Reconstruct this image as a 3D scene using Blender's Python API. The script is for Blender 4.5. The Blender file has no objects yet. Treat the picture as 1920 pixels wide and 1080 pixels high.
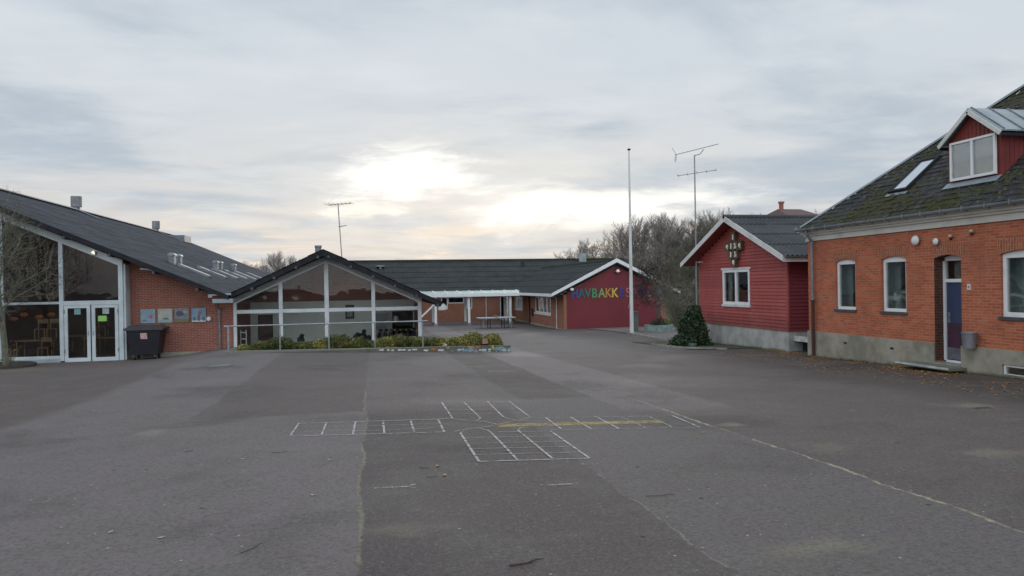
import bpy, math, random
from mathutils import Vector, noise
R=math.radians
random.seed(7)
C=bpy.context.scene
col=C.collection
# ------------------------------------------------------------------ camera
F=1350.0; YAW=math.atan(265/F); ROLL=.0165; PITCH=math.atan(5/F)
cd=bpy.data.cameras.new('camera'); cam=bpy.data.objects.new('camera',cd); col.objects.link(cam)
cd.sensor_width=36; cd.lens=36*F/1920; cd.clip_end=3000; cd.clip_start=.05
f=Vector((math.sin(YAW)*math.cos(PITCH),math.cos(YAW)*math.cos(PITCH),-math.sin(PITCH)))
r0=f.cross(Vector((0,0,1))).normalized(); u0=r0.cross(f)
rt=r0*math.cos(ROLL)-u0*math.sin(ROLL); up=r0*math.sin(ROLL)+u0*math.cos(ROLL)
from mathutils import Matrix
mm=Matrix((rt,up,-f)).transposed().to_4x4(); mm.translation=(0,0,1.7); cam.matrix_world=mm
C.camera=cam
C.view_settings.view_transform='Standard'; C.view_settings.look='None'; C.view_settings.gamma=1
C.view_settings.use_curve_mapping=False; C.view_settings.exposure=0
# ------------------------------------------------------------------ node helper
class NT:
    def __init__(s,nt): s.nt=nt; nt.nodes.clear()
    def n(s,t,ins={},**kw):
        nd=s.nt.nodes.new(t)
        for k,v in kw.items(): setattr(nd,k,v)
        for k,v in ins.items():
            sk=nd.inputs[k]
            if hasattr(v,'is_output') and v.is_output: s.nt.links.new(v,sk)
            else: sk.default_value=v
        return nd
    def m(s,op,a,b=0.0,c=0.0,clamp=False):
        nd=s.nt.nodes.new('ShaderNodeMath'); nd.operation=op; nd.use_clamp=clamp
        for i,v in enumerate((a,b,c)):
            if hasattr(v,'is_output'): s.nt.links.new(v,nd.inputs[i])
            else: nd.inputs[i].default_value=v
        return nd.outputs[0]
    def mix(s,fac,a,b,mode='MIX'):
        nd=s.nt.nodes.new('ShaderNodeMix'); nd.data_type='RGBA'; nd.blend_type=mode
        for i,v in ((0,fac),(6,a),(7,b)):
            if hasattr(v,'is_output'): s.nt.links.new(v,nd.inputs[i])
            else: nd.inputs[i].default_value=v if i==0 else c4(v)
        return nd.outputs[2]
    def ramp(s,v,lo,hi):   # smooth 0..1
        nd=s.n('ShaderNodeMapRange',{'Value':v,'From Min':lo,'From Max':hi},interpolation_type='SMOOTHSTEP'); return nd.outputs[0]
    def noise(s,vec,scale,detail=4,rough=.55,dist=0.):
        return s.n('ShaderNodeTexNoise',{'Vector':vec,'Scale':scale,'Detail':detail,'Roughness':rough,'Distortion':dist}).outputs[0]
def c4(c): return tuple(c)+(1,) if len(c)==3 else tuple(c)
def lin(r,g,b):
    q=lambda v:(v/255/12.92 if v/255<.04045 else ((v/255+.055)/1.055)**2.4)
    return (q(r),q(g),q(b))
# ------------------------------------------------------------------ sky
sunv=Vector((.30,.95,.17)).normalized()   # lamp sits low behind the clouds, ahead of the camera
W=bpy.data.worlds.new('World'); C.world=W; W.use_nodes=True
t=NT(W.node_tree)
tc=t.n('ShaderNodeTexCoord').outputs['Generated']
sky=t.n('ShaderNodeTexSky',sky_type='NISHITA',sun_disc=False,sun_elevation=R(10),sun_rotation=R(4)).outputs[0]
sep=t.n('ShaderNodeSeparateXYZ',{0:tc}); dx,dy,dz=sep.outputs
zz=t.m('MAXIMUM',dz,0.0)
den=t.m('ADD',zz,.10)
cx=t.m('DIVIDE',dx,den); cy=t.m('DIVIDE',dy,den)
cv=t.n('ShaderNodeCombineXYZ',{0:cx,1:cy,2:zz}).outputs[0]
cvs=t.n('ShaderNodeVectorMath',{0:cv,1:(.55,.8,1)},operation='MULTIPLY').outputs[0]
n1=t.noise(cvs,1.1,8,.56,.4); n2=t.noise(cvs,3.2,6,.55,.2)
# bands hugging the horizon
cb=t.n('ShaderNodeVectorMath',{0:tc,1:(3.2,3.2,26)},operation='MULTIPLY').outputs[0]
n3=t.noise(cb,1.6,7,.58,.5)
el=t.ramp(dz,0.0,.30)
base=t.mix(el,lin(218,213,208),lin(208,216,224))
base=t.mix(t.ramp(dz,.25,.7),base,lin(206,215,225))
dark=t.mix(t.ramp(n1,.42,.64),base,lin(181,193,205))
lite=t.mix(t.m('MULTIPLY',t.ramp(n2,.44,.70),.55),dark,lin(220,226,230))
low=t.m('SUBTRACT',1.0,t.ramp(dz,.03,.15))
lite=t.mix(t.m('MULTIPLY',t.m('MULTIPLY',t.ramp(n3,.52,.64),low),.85),lite,lin(252,232,208))
lite=t.mix(t.m('MULTIPLY',t.m('MULTIPLY',t.ramp(t.m('SUBTRACT',1.0,n3),.50,.62),low),.45),lite,lin(182,180,186))
nw=t.noise(t.n('ShaderNodeVectorMath',{0:tc,1:(7,7,20)},operation='MULTIPLY').outputs[0],1.0,6,.6,.6)
nw2=t.noise(t.n('ShaderNodeVectorMath',{0:tc,1:(5,5,30)},operation='MULTIPLY').outputs[0],1.3,6,.6,.3)
def glow(az,elv,wa,we,lo,hi,amp=1.5):
    a=t.m('SUBTRACT',t.m('ARCTAN2',dx,dy),az); e=t.m('SUBTRACT',dz,elv)
    q=t.m('ADD',t.m('POWER',t.m('ABSOLUTE',t.m('DIVIDE',a,wa)),2.),t.m('POWER',t.m('ABSOLUTE',t.m('DIVIDE',e,we)),2.))
    nn=t.m('MULTIPLY',t.m('SUBTRACT',t.m('ADD',t.m('MULTIPLY',nw,.5),t.m('MULTIPLY',nw2,.5)),.5),amp*3)
    return t.ramp(t.m('ADD',t.m('SUBTRACT',1.2,t.m('SQRT',q)),nn),lo,hi)
g1=glow(.052,.150,.082,.034,-.25,1.25); g2=glow(.305,.103,.165,.028,-.25,1.3); g3=glow(.16,.12,.48,.11,.0,1.5,.9); g4=glow(-.0,.108,.060,.016,.25,1.0,1.6)
lite=t.mix(t.m('MULTIPLY',g3,.6),lite,(.86,.84,.80))
lite=t.mix(t.m('MULTIPLY',g4,.9),lite,(1.0,.96,.88))
lite=t.mix(g2,lite,(1.22,1.19,1.12))
lite=t.mix(g1,lite,(1.28,1.25,1.18))
mixed=t.n('ShaderNodeVectorMath',{0:sky,1:(.002,.002,.002)},operation='MULTIPLY').outputs[0]
tot=t.n('ShaderNodeVectorMath',{0:lite,1:mixed},operation='ADD').outputs[0]
# added lift: sky brightened overhead and behind the camera to light the facades
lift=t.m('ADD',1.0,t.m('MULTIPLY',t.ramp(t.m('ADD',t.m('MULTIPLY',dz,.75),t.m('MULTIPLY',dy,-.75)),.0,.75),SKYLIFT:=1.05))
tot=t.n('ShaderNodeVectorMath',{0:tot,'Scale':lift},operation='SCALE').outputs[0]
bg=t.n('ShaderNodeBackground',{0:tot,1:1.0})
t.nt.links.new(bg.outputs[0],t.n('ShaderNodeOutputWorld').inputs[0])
sd=bpy.data.lights.new('sun','SUN'); sd.energy=.5; sd.angle=R(25); sd.color=(1,.93,.84)
so=bpy.data.objects.new('sun',sd); col.objects.link(so); so.rotation_euler=sunv.to_track_quat('Z','Y').to_euler()
# ------------------------------------------------------------------ ground height
def ss(x,a,b):
    q=min(1,max(0,(x-a)/(b-a))); return q*q*(3-2*q)
def g(X,Y):
    z=-.0296*Y+.005*min(max(X,-30),30); lo=-1.42; d=z-lo
    z=lo+(d+math.sqrt(d*d+.006))/2 if abs(d)<5 else max(z,lo)
    z=min(z,.5)
    if X<-4.6: fx=ss(X,-8.6,-5.0)
    else: fx=1-min(1,(X+4.6)/9.4) if X<4.8 else 0
    z+=.33*fx*ss(Y,14,25.5)*(1-ss(Y,31,40))
    z-=.14*ss(X,8,13.3)*(1-ss(Y,32,42))
    return z
# ------------------------------------------------------------------ materials
MC={}
def newmat(name):
    m=bpy.data.materials.new(name); m.use_nodes=True; return m,NT(m.node_tree)
def fin(t,bsdf): t.nt.links.new(bsdf,t.n('ShaderNodeOutputMaterial').inputs[0])
def M(name,c1,c2=None,sc=3.,rough=.7,bump=0.,bsc=None,lo=.35,hi=.65,metal=0.,spec=.5,vec=None):
    if name in MC: return MC[name]
    m,t=newmat(name); P=t.n('ShaderNodeNewGeometry').outputs['Position']
    if vec: P=t.n('ShaderNodeVectorMath',{0:P,1:vec},operation='MULTIPLY').outputs[0]
    colr=c4(c1)
    if c2: colr=t.mix(t.ramp(t.noise(P,sc,6,.62),lo,hi),c1,c2)
    b=t.n('ShaderNodeBsdfPrincipled',{'Base Color':colr,'Roughness':rough,'Metallic':metal,'Specular IOR Level':spec})
    if bump:
        bp=t.n('ShaderNodeBump',{'Height':t.noise(P,bsc or sc*6,5,.6),'Strength':bump,'Distance':.02})
        t.nt.links.new(bp.outputs[0],b.inputs['Normal'])
    fin(t,b.outputs[0]); MC[name]=m; return m
def brick(name,c1,c2,mort,dirt,vert=False,w=.24,h=.067,ms=.011,dlo=.5,dhi=.75):
    m,t=newmat(name); P=t.n('ShaderNodeNewGeometry').outputs['Position']
    s=t.n('ShaderNodeSeparateXYZ',{0:P}); a=t.m('ADD',s.outputs[0],s.outputs[1])
    v=t.n('ShaderNodeCombineXYZ',{0:s.outputs[2],1:a,2:0.} if vert else {0:a,1:s.outputs[2],2:0.}).outputs[0]
    bt=t.n('ShaderNodeTexBrick',{'Vector':v,'Color1':c4(c1),'Color2':c4(c2),'Mortar':c4(mort),'Scale':1.,'Mortar Size':ms,'Mortar Smooth':.3,'Bias':-.1,'Brick Width':w,'Row Height':h})
    bt.offset=.5
    n=t.noise(P,1.1,6,.65); n5=t.noise(P,14.,3,.6)
    c=t.mix(t.m('MULTIPLY',t.ramp(n,dlo,dhi),.6),bt.outputs[0],dirt)
    c=t.mix(t.m('MULTIPLY',t.ramp(n5,.45,.7),.35),c,tuple(x*.55 for x in c1))
    c=t.mix(t.m('MULTIPLY',t.ramp(t.noise(t.n('ShaderNodeVectorMath',{0:P,1:(2.2,2.2,.9)},operation='MULTIPLY').outputs[0],.9,6,.7),.56,.74),.30),c,tuple(min(1,x*.6+.16) for x in c1))
    c=t.mix(t.m('MULTIPLY',t.ramp(t.noise(P,.7,7,.75,.6),.58,.72),.35),c,tuple(x*.30 for x in c1))
    bp=t.n('ShaderNodeBump',{'Height':t.m('SUBTRACT',1.,bt.outputs[1]),'Strength':.5,'Distance':.008})
    b=t.n('ShaderNodeBsdfPrincipled',{'Base Color':c,'Roughness':.85,'Specular IOR Level':.3,'Normal':bp.outputs[0]})
    fin(t,b.outputs[0]); return m
def glass(name,tint,spec=1.0):
    m,t=newmat(name)
    fr=t.n('ShaderNodeFresnel',{'IOR':1.45}).outputs[0]
    P=t.n('ShaderNodeNewGeometry').outputs['Position']
    bp=t.n('ShaderNodeBump',{'Height':t.noise(P,.9,2,.4),'Strength':.06,'Distance':.2}).outputs[0]
    a=t.n('ShaderNodeBsdfTransparent',{0:c4(tint)}).outputs[0]; b=t.n('ShaderNodeBsdfGlossy',{'Roughness':.02,'Normal':bp}).outputs[0]
    mx=t.n('ShaderNodeMixShader',{0:t.m('MULTIPLY',fr,spec),1:a,2:b}); fin(t,mx.outputs[0]); return m
BR_MAIN=brick('brick_orange',(.50,.140,.066),(.32,.080,.040),(.40,.215,.145),(.26,.088,.052),ms=.010,dlo=.44,dhi=.72)
BR_MAINV=brick('brick_orange_upright',(.38,.11,.048),(.29,.075,.034),(.36,.24,.17),(.25,.08,.045),vert=True)
BR_LEFT=brick('brick_red',(.30,.088,.058),(.23,.062,.042),(.30,.22,.18),(.20,.065,.05))
BR_WING=brick('brick_wing',(.32,.125,.075),(.25,.09,.055),(.32,.2,.14),(.24,.085,.06))
BR_INNER=brick('brick_inside',(.30,.09,.06),(.24,.07,.045),(.25,.15,.11),(.2,.07,.05))
WHITE=M('white_paint',(.74,.75,.75),(.58,.60,.60),2.,.45,.05,lo=.45,hi=.8)
WHITEOLD=M('weathered_white_paint',(.62,.62,.60),(.42,.42,.39),1.6,.6,.1,lo=.4,hi=.75)
FRAME=M('pale_blue_white_frame',(.56,.62,.64),(.44,.5,.52),1.4,.45)
RAKE=M('pale_grey_board',(.34,.36,.35),(.27,.29,.28),1.2,.6,vec=(1,1,4))
CORN=M('cornice_paint',(.60,.59,.54),(.42,.42,.38),1.5,.7,.15,lo=.45,hi=.8)
PLINTH=M('grey_render',(.33,.305,.245),(.20,.185,.145),1.6,.9,.35,bsc=30)
PLINTHL=M('pale_render',(.40,.40,.38),(.27,.27,.25),1.8,.9,.3,bsc=30)
def roofmat(name,c1,c2,moss,mlo,mhi,lich=.3,rough=.75):
    m,t=newmat(name); P=t.n('ShaderNodeNewGeometry').outputs['Position']
    rd=t.n('ShaderNodeNewGeometry').outputs['Random Per Island']
    c=t.mix(t.ramp(t.noise(P,.8,7,.65),.35,.65),c1,c2)
    c=t.mix(t.m('MULTIPLY',rd,.3),c,tuple(v*1.9 for v in c1))
    c=t.mix(t.m('MULTIPLY',t.ramp(t.noise(P,5.,4,.7),.56,.72),lich),c,(.15,.15,.135))
    mn=t.m('ADD',t.m('MULTIPLY',t.noise(P,.55,3,.5),.5),t.m('MULTIPLY',t.noise(P,3.5,6,.7),.5))
    mk=t.ramp(mn,mlo,mhi)
    mc=t.mix(t.noise(P,9.,3,.6),moss,tuple(v*.45 for v in moss))
    c=t.mix(mk,c,mc)
    bp=t.n('ShaderNodeBump',{'Height':t.m('ADD',mk,t.noise(P,12.,4,.7)),'Strength':.55,'Distance':.03})
    b=t.n('ShaderNodeBsdfPrincipled',{'Base Color':c,'Roughness':rough,'Specular IOR Level':.2,'Normal':bp.outputs[0]})
    fin(t,b.outputs[0]); return m
RF_MAIN=roofmat('slate_with_moss',(.020,.020,.022),(.046,.045,.044),(.045,.045,.016),.47,.56,.75)
RF_RED=roofmat('fibre_cement_sheets',(.045,.048,.052),(.066,.069,.072),(.05,.06,.03),.62,.72,.35)
RF_BACK=roofmat('dark_fibre_cement',(.022,.026,.026),(.036,.040,.041),(.055,.062,.025),.60,.75,.12)
RF_LEFT=roofmat('dark_hall_roofing',(.022,.024,.030),(.050,.054,.066),(.03,.035,.02),.7,.85,.10,.75)
MOSS=M('moss',(.065,.070,.017),(.035,.036,.014),8.,.95,.5,bsc=60)
MOSSR=M('ridge_moss',(.065,.072,.025),(.04,.042,.022),4.,.95,.4)
BLACKW=M('black_tarred_board',(.016,.016,.020),(.024,.024,.028),3.,.85,.2,spec=.25)
RED=M('red_paint',(.25,.045,.043),(.2,.036,.035),1.2,.62,.12,vec=(1,1,3))
def boardmat(name,c1,c2,fade):
    m,t=newmat(name); G=t.n('ShaderNodeNewGeometry'); P=G.outputs['Position']; rd=G.outputs['Random Per Island']
    c=t.mix(rd,c1,c2); c=t.mix(t.m('MULTIPLY',t.ramp(t.noise(P,1.3,6,.7),.45,.7),.5),c,fade)
    v=t.n('ShaderNodeVectorMath',{0:P,1:(5,5,.6)},operation='MULTIPLY').outputs[0]
    c=t.mix(t.m('MULTIPLY',t.ramp(t.noise(v,1.,6,.7),.52,.72),.4),c,tuple(x*.5 for x in c2))
    z=t.n('ShaderNodeSeparateXYZ',{0:P}).outputs[2]
    c=t.mix(t.m('MULTIPLY',t.m('MULTIPLY',t.m('SUBTRACT',1.,t.ramp(z,-.05,.5)),t.noise(P,4.,5,.7)),.9),c,(.10,.045,.035))
    fin(t,t.n('ShaderNodeBsdfPrincipled',{'Base Color':c,'Roughness':.65,'Specular IOR Level':.3}).outputs[0]); return m
REDHOUSE=boardmat('red_weatherboard_paint',(.37,.080,.072),(.29,.058,.054),(.38,.115,.105))
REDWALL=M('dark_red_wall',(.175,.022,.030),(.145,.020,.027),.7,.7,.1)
REDDORM=M('dormer_red_paint',(.20,.034,.030),(.15,.026,.024),2.,.65,.1)
ZINC=M('zinc',(.30,.34,.36),(.21,.25,.27),1.5,.42,.08,metal=.3)
ZINCD=M('grey_metal',(.24,.25,.27),(.16,.17,.18),3.,.5,metal=.4)
GALV=M('galvanised_steel',(.33,.34,.36),(.24,.25,.27),5.,.45,metal=.6)
RUST=M('rust_red_iron',(.075,.028,.022),(.04,.018,.016),6.,.75)
BLACKP=M('black_plastic',(.010,.010,.016),(.014,.014,.020),4.,.45)
DARK=M('dark_interior',(.035,.030,.028),(.025,.022,.02),1.,.9)
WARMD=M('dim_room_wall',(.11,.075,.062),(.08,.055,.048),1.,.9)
GREYG=M('grey_green_room_wall',(.66,.70,.66),(.58,.62,.58),.8,.8)
FLOORIN=M('room_floor',(.30,.26,.20),(.24,.2,.16),1.,.5)
WOODL=M('pale_wood',(.30,.21,.10),(.22,.15,.07),6.,.5)
WOODD=M('dark_stained_wood',(.13,.10,.06),(.08,.06,.04),9.,.7)
CONC=M('concrete',(.30,.29,.26),(.19,.185,.165),3.,.9,.3,bsc=40)
STONE=M('painted_step',(.55,.56,.55),(.34,.35,.34),4.,.7,.1)
SLATE=M('dark_slate_sill',(.07,.075,.085),(.045,.05,.055),5.,.55)
SOIL=M('soil',(.06,.045,.03),(.035,.028,.02),8.,.95,.6)
BARK=M('bark',(.15,.13,.11),(.09,.08,.065),5.,.95,.4)
BARKG=M('greenish_bark',(.16,.165,.12),(.10,.10,.075),5.,.95,.3)
TWIG=M('twigs',(.27,.24,.22),(.19,.17,.155),.6,.95)
TWIGP=M('pale_birch_twigs',(.38,.33,.30),(.28,.25,.23),.5,.95)
TWIGG=M('greenish_twigs',(.155,.145,.105),(.10,.095,.07),1.5,.95)
TWIGR=M('reddish_twigs',(.07,.042,.045),(.05,.033,.036),1.5,.95)
GL=glass('window_glass',(.93,.95,.95),.6)
GLD=glass('hall_glass',(.88,.88,.88),.6)
GLM=glass('gable_glass',(.98,.99,.98),.85)
CURT=M('pale_green_reveal',(.34,.42,.40),None,rough=.8)
CURTW=M('white_blind',(.50,.50,.50),(.42,.41,.41),3.,.8)
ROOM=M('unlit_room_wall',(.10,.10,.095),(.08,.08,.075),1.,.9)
def leafmat(name,a,b,cc):
    m,t=newmat(name); rd=t.n('ShaderNodeNewGeometry').outputs['Random Per Island']
    P=t.n('ShaderNodeNewGeometry').outputs['Position']
    c=t.mix(t.ramp(rd,.1,.6),a,b); c=t.mix(t.m('MULTIPLY',t.ramp(t.noise(P,2.2,3,.6),.42,.62),.8),c,cc)
    fin(t,t.n('ShaderNodeBsdfPrincipled',{'Base Color':c,'Roughness':.55,'Specular IOR Level':.35}).outputs[0]); return m
LF_YEL=leafmat('variegated_leaves',(.07,.085,.022),(.20,.19,.045),(.28,.24,.07))
LF_GRN=leafmat('green_leaves',(.035,.05,.016),(.085,.10,.028),(.17,.16,.045))
LF_DRK=leafmat('dark_ivy_leaves',(.014,.032,.016),(.028,.055,.024),(.05,.068,.024))
LF_GRASS=leafmat('grass_blades',(.09,.16,.03),(.16,.26,.05),(.12,.16,.04))
LF_DEAD=leafmat('dead_leaves',(.24,.12,.045),(.33,.19,.07),(.15,.075,.03))
# sandy deposits and damp places on the yard (x, y, radius x, radius y, colour, strength)
SAND=(.20,.175,.12); SANDP=(.19,.18,.16); WETC=(.045,.044,.045)
BLOTS=[(-3.1,11.2,.45,.5,SANDP,.7),(8.9,9.4,.7,.45,SAND,.7),(4.75,9.0,.35,.25,SAND,.7),(5.0,7.3,.5,.5,SAND,.4),(3.0,4.4,.9,.25,SAND,.5),(.25,5.6,.5,.3,SAND,.35),(6.4,6.5,.6,.35,SAND,.55),(-6.5,12.5,1.6,.5,SAND,.35),(-4.3,21.,1.4,.9,WETC,.8),(4.3,14.5,1.,1.6,WETC,.6),(1.2,16.,.8,1.2,WETC,.5),(-11.5,26.5,2.,1.3,(.14,.135,.06),.7),(13.2,14.,.9,5.,(.085,.062,.045),.8),(13.6,25.5,1.2,3.5,(.08,.07,.05),.7),(10.6,13.5,1.6,3.,(.075,.062,.052),.5)]
PURL=M('weathered_purlin',(.085,.085,.09),(.06,.06,.065),4.,.8)
# asphalt
def asphalt():
    m,t=newmat('worn_asphalt'); P=t.n('ShaderNodeNewGeometry').outputs['Position']
    s=t.n('ShaderNodeSeparateXYZ',{0:P}); X,Y=s.outputs[0],s.outputs[1]
    wob=t.m('MULTIPLY',t.m('SUBTRACT',t.noise(P,.5,7,.7),.5),.34)
    wobf=t.m('ADD',wob,t.m('MULTIPLY',t.m('SUBTRACT',t.noise(P,5.,5,.7),.5),.10))
    Xw=t.m('ADD',X,wobf)
    def step(x,a,w=.035): return t.ramp(x,a-w,a+w)
    A=lin(94,88,90); 
    tone=lambda k,r=1.,b=1.:(.110*(1+(k-1)*2.5)*(1+(r-1)*1.5),.0900*(1+(k-1)*2.5),.0845*(1+(k-1)*2.5)*b)
    c=t.mix(step(Xw,-5.6,.2),tone(.88,1.08,.95),tone(1.12,.98,1.05))
    c=t.mix(step(Xw,-2.95),c,tone(.93,1.06,1.0))
    blk=t.m('MULTIPLY',step(Xw,-2.95),t.m('MULTIPLY',t.m('SUBTRACT',1.,step(Xw,-.12)),t.m('SUBTRACT',1.,step(Y,12.3,.08))))
    c=t.mix(blk,c,tone(1.12,.99,1.04))
    c=t.mix(step(Xw,-.12),c,tone(.86,1.05,1.0))
    c=t.mix(t.m('MULTIPLY',step(Xw,-.12),step(Y,12.2,.8)),c,tone(1.05,1.02,1.0))
    c=t.mix(step(Xw,2.2,.06),c,tone(1.0,.99,1.03))
    c=t.mix(t.m('MULTIPLY',step(Xw,2.6,.05),step(Y,12.6,.1)),c,tone(.84,1.06,.97))
    c=t.mix(step(Xw,4.5),c,tone(.92,1.04,.97))
    pw=t.m('MULTIPLY',t.m('MULTIPLY',step(Xw,3.9,.05),t.m('SUBTRACT',1.,step(Xw,5.6,.08))),step(Y,10.6,.4))
    c=t.mix(pw,c,tone(1.14,1.,1.02))
    c=t.mix(t.m('MULTIPLY',step(X,9.6,1.2),.75),c,tone(.74,1.15,.86))
    c=t.mix(t.m('MULTIPLY',t.ramp(t.noise(P,1.1,5,.65,.4),.46,.62),.45),c,(.103,.098,.080))
    # broad stains
    n=t.noise(P,.33,6,.62,.3); c=t.mix(t.m('MULTIPLY',t.ramp(n,.50,.68),.55),c,tone(.70,1.06,.98))
    c=t.mix(t.m('MULTIPLY',t.ramp(t.noise(P,.8,5,.65,.5),.58,.72),.5),c,(.118,.112,.10))
    # faint brown moss bloom
    c=t.mix(t.m('MULTIPLY',t.ramp(t.noise(P,1.7,7,.72,.8),.60,.74),.40),c,(.15,.135,.085))
    def blot(cx,cy,rx,ry,colr,amt):
        q=t.m('SQRT',t.m('ADD',t.m('POWER',t.m('ABSOLUTE',t.m('DIVIDE',t.m('SUBTRACT',X,cx),rx)),2.),t.m('POWER',t.m('ABSOLUTE',t.m('DIVIDE',t.m('SUBTRACT',Y,cy),ry)),2.)))
        k=t.m('ADD',t.m('SUBTRACT',1.,q),t.m('MULTIPLY',t.m('SUBTRACT',t.noise(P,3.,7,.75),.5),2.2))
        return t.mix(t.m('MULTIPLY',t.ramp(k,.1,.9),amt),c,colr)
    for bl in BLOTS: c=blot(*bl)
    # aggregate
    fine=t.noise(P,55.,3,.7); c=t.mix(t.m('MULTIPLY',t.ramp(fine,.42,.7),.5),c,(.15,.143,.142))
    c=t.mix(t.m('MULTIPLY',t.ramp(t.noise(P,120.,2,.5),.55,.7),.5),c,(.045,.043,.043))
    c=t.mix(t.m('MULTIPLY',t.ramp(t.noise(P,24.,4,.75),.46,.64),.5),c,(.045,.040,.040))
    c=t.mix(t.m('MULTIPLY',t.ramp(t.noise(P,30.,3,.7,.3),.57,.70),.42),c,(.22,.205,.19))
    vo=t.n('ShaderNodeTexVoronoi',{'Vector':P,'Scale':5.5,'Randomness':1.}); 
    c=t.mix(t.m('MULTIPLY',t.m('SUBTRACT',1.,t.ramp(vo.outputs['Distance'],.035,.07)),t.ramp(t.noise(P,2.,2,.5),.42,.5)),c,(.33,.32,.29))
    vo2=t.n('ShaderNodeTexVoronoi',{'Vector':P,'Scale':3.1,'Randomness':1.})
    c=t.mix(t.m('MULTIPLY',t.m('SUBTRACT',1.,t.ramp(vo2.outputs['Distance'],.05,.085)),t.ramp(t.noise(P,1.3,2,.5),.5,.56)),c,(.03,.025,.022))
    # mossy construction seams (run straight away from the camera)
    def seam(x0,w,gate,colr,amt=.8):
        d=t.m('ABSOLUTE',t.m('SUBTRACT',Xw,x0)); wn=t.m('MULTIPLY',t.m('POWER',t.noise(P,3.6,8,.85),3.),4.6*w)
        k=t.m('MULTIPLY',t.m('SUBTRACT',1.,t.ramp(d,0.,1.)),1.)
        k=t.m('SUBTRACT',1.,t.ramp(t.m('DIVIDE',d,wn),.35,1.))
        k=t.m('MULTIPLY',k,t.ramp(t.noise(P,2.5,6,.8),.40,.58))
        return t.mix(t.m('MULTIPLY',t.m('MULTIPLY',k,gate),amt),c,colr)
    near=lambda a,b:t.m('SUBTRACT',1.,t.ramp(Y,a,b))
    c=seam(-.12,.035,near(16,19),(.22,.20,.13),.6)
    c=seam(4.5,.045,near(10,13),(.31,.27,.18),.95)
    c=seam(2.2,.028,near(7,10),(.24,.22,.16),.5)
    c=seam(-2.95,.022,near(7,13),(.23,.21,.16),.5)
    wet=t.ramp(t.noise(P,.22,4,.5,.4),.50,.66)
    far=t.ramp(Y,34.,44.)
    pud=t.m('MULTIPLY',far,t.ramp(t.noise(P,.3,3,.5),.44,.56))
    ro=t.m('SUBTRACT',.80,t.m('ADD',t.m('MULTIPLY',wet,.12),t.m('MULTIPLY',pud,.16)))
    bp=t.n('ShaderNodeBump',{'Height':t.m('ADD',fine,t.m('MULTIPLY',t.noise(P,1.2,3,.5),.6)),'Strength':.32,'Distance':.012})
    b=t.n('ShaderNodeBsdfPrincipled',{'Base Color':c,'Roughness':ro,'Specular IOR Level':t.m('ADD',.22,t.m('MULTIPLY',t.ramp(Y,14.,34.),.40)),'Normal':bp.outputs[0]})
    fin(t,b.outputs[0]); return m
ASPH=asphalt()
def paintmat(name,colr,amt,lo=.38,hi=.55):
    m,t=newmat(name); P=t.n('ShaderNodeNewGeometry').outputs['Position']
    k=t.m('MULTIPLY',t.ramp(t.noise(P,9.,7,.75),lo,hi),amt)
    d=t.n('ShaderNodeBsdfPrincipled',{'Base Color':c4(colr),'Roughness':.8,'Specular IOR Level':.2}).outputs[0]
    mx=t.n('ShaderNodeMixShader',{0:k,1:t.n('ShaderNodeBsdfTransparent').outputs[0],2:d}); fin(t,mx.outputs[0]); return m
PW=paintmat('worn_white_line',(.38,.37,.35),.95,.34,.56); PF=paintmat('faint_white_line',(.30,.29,.27),.8,.30,.60)
PY=paintmat('worn_yellow_line',(.42,.33,.12),.80,.28,.66); PO=paintmat('old_pale_line',(.33,.31,.25),.75,.38,.6)
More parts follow.
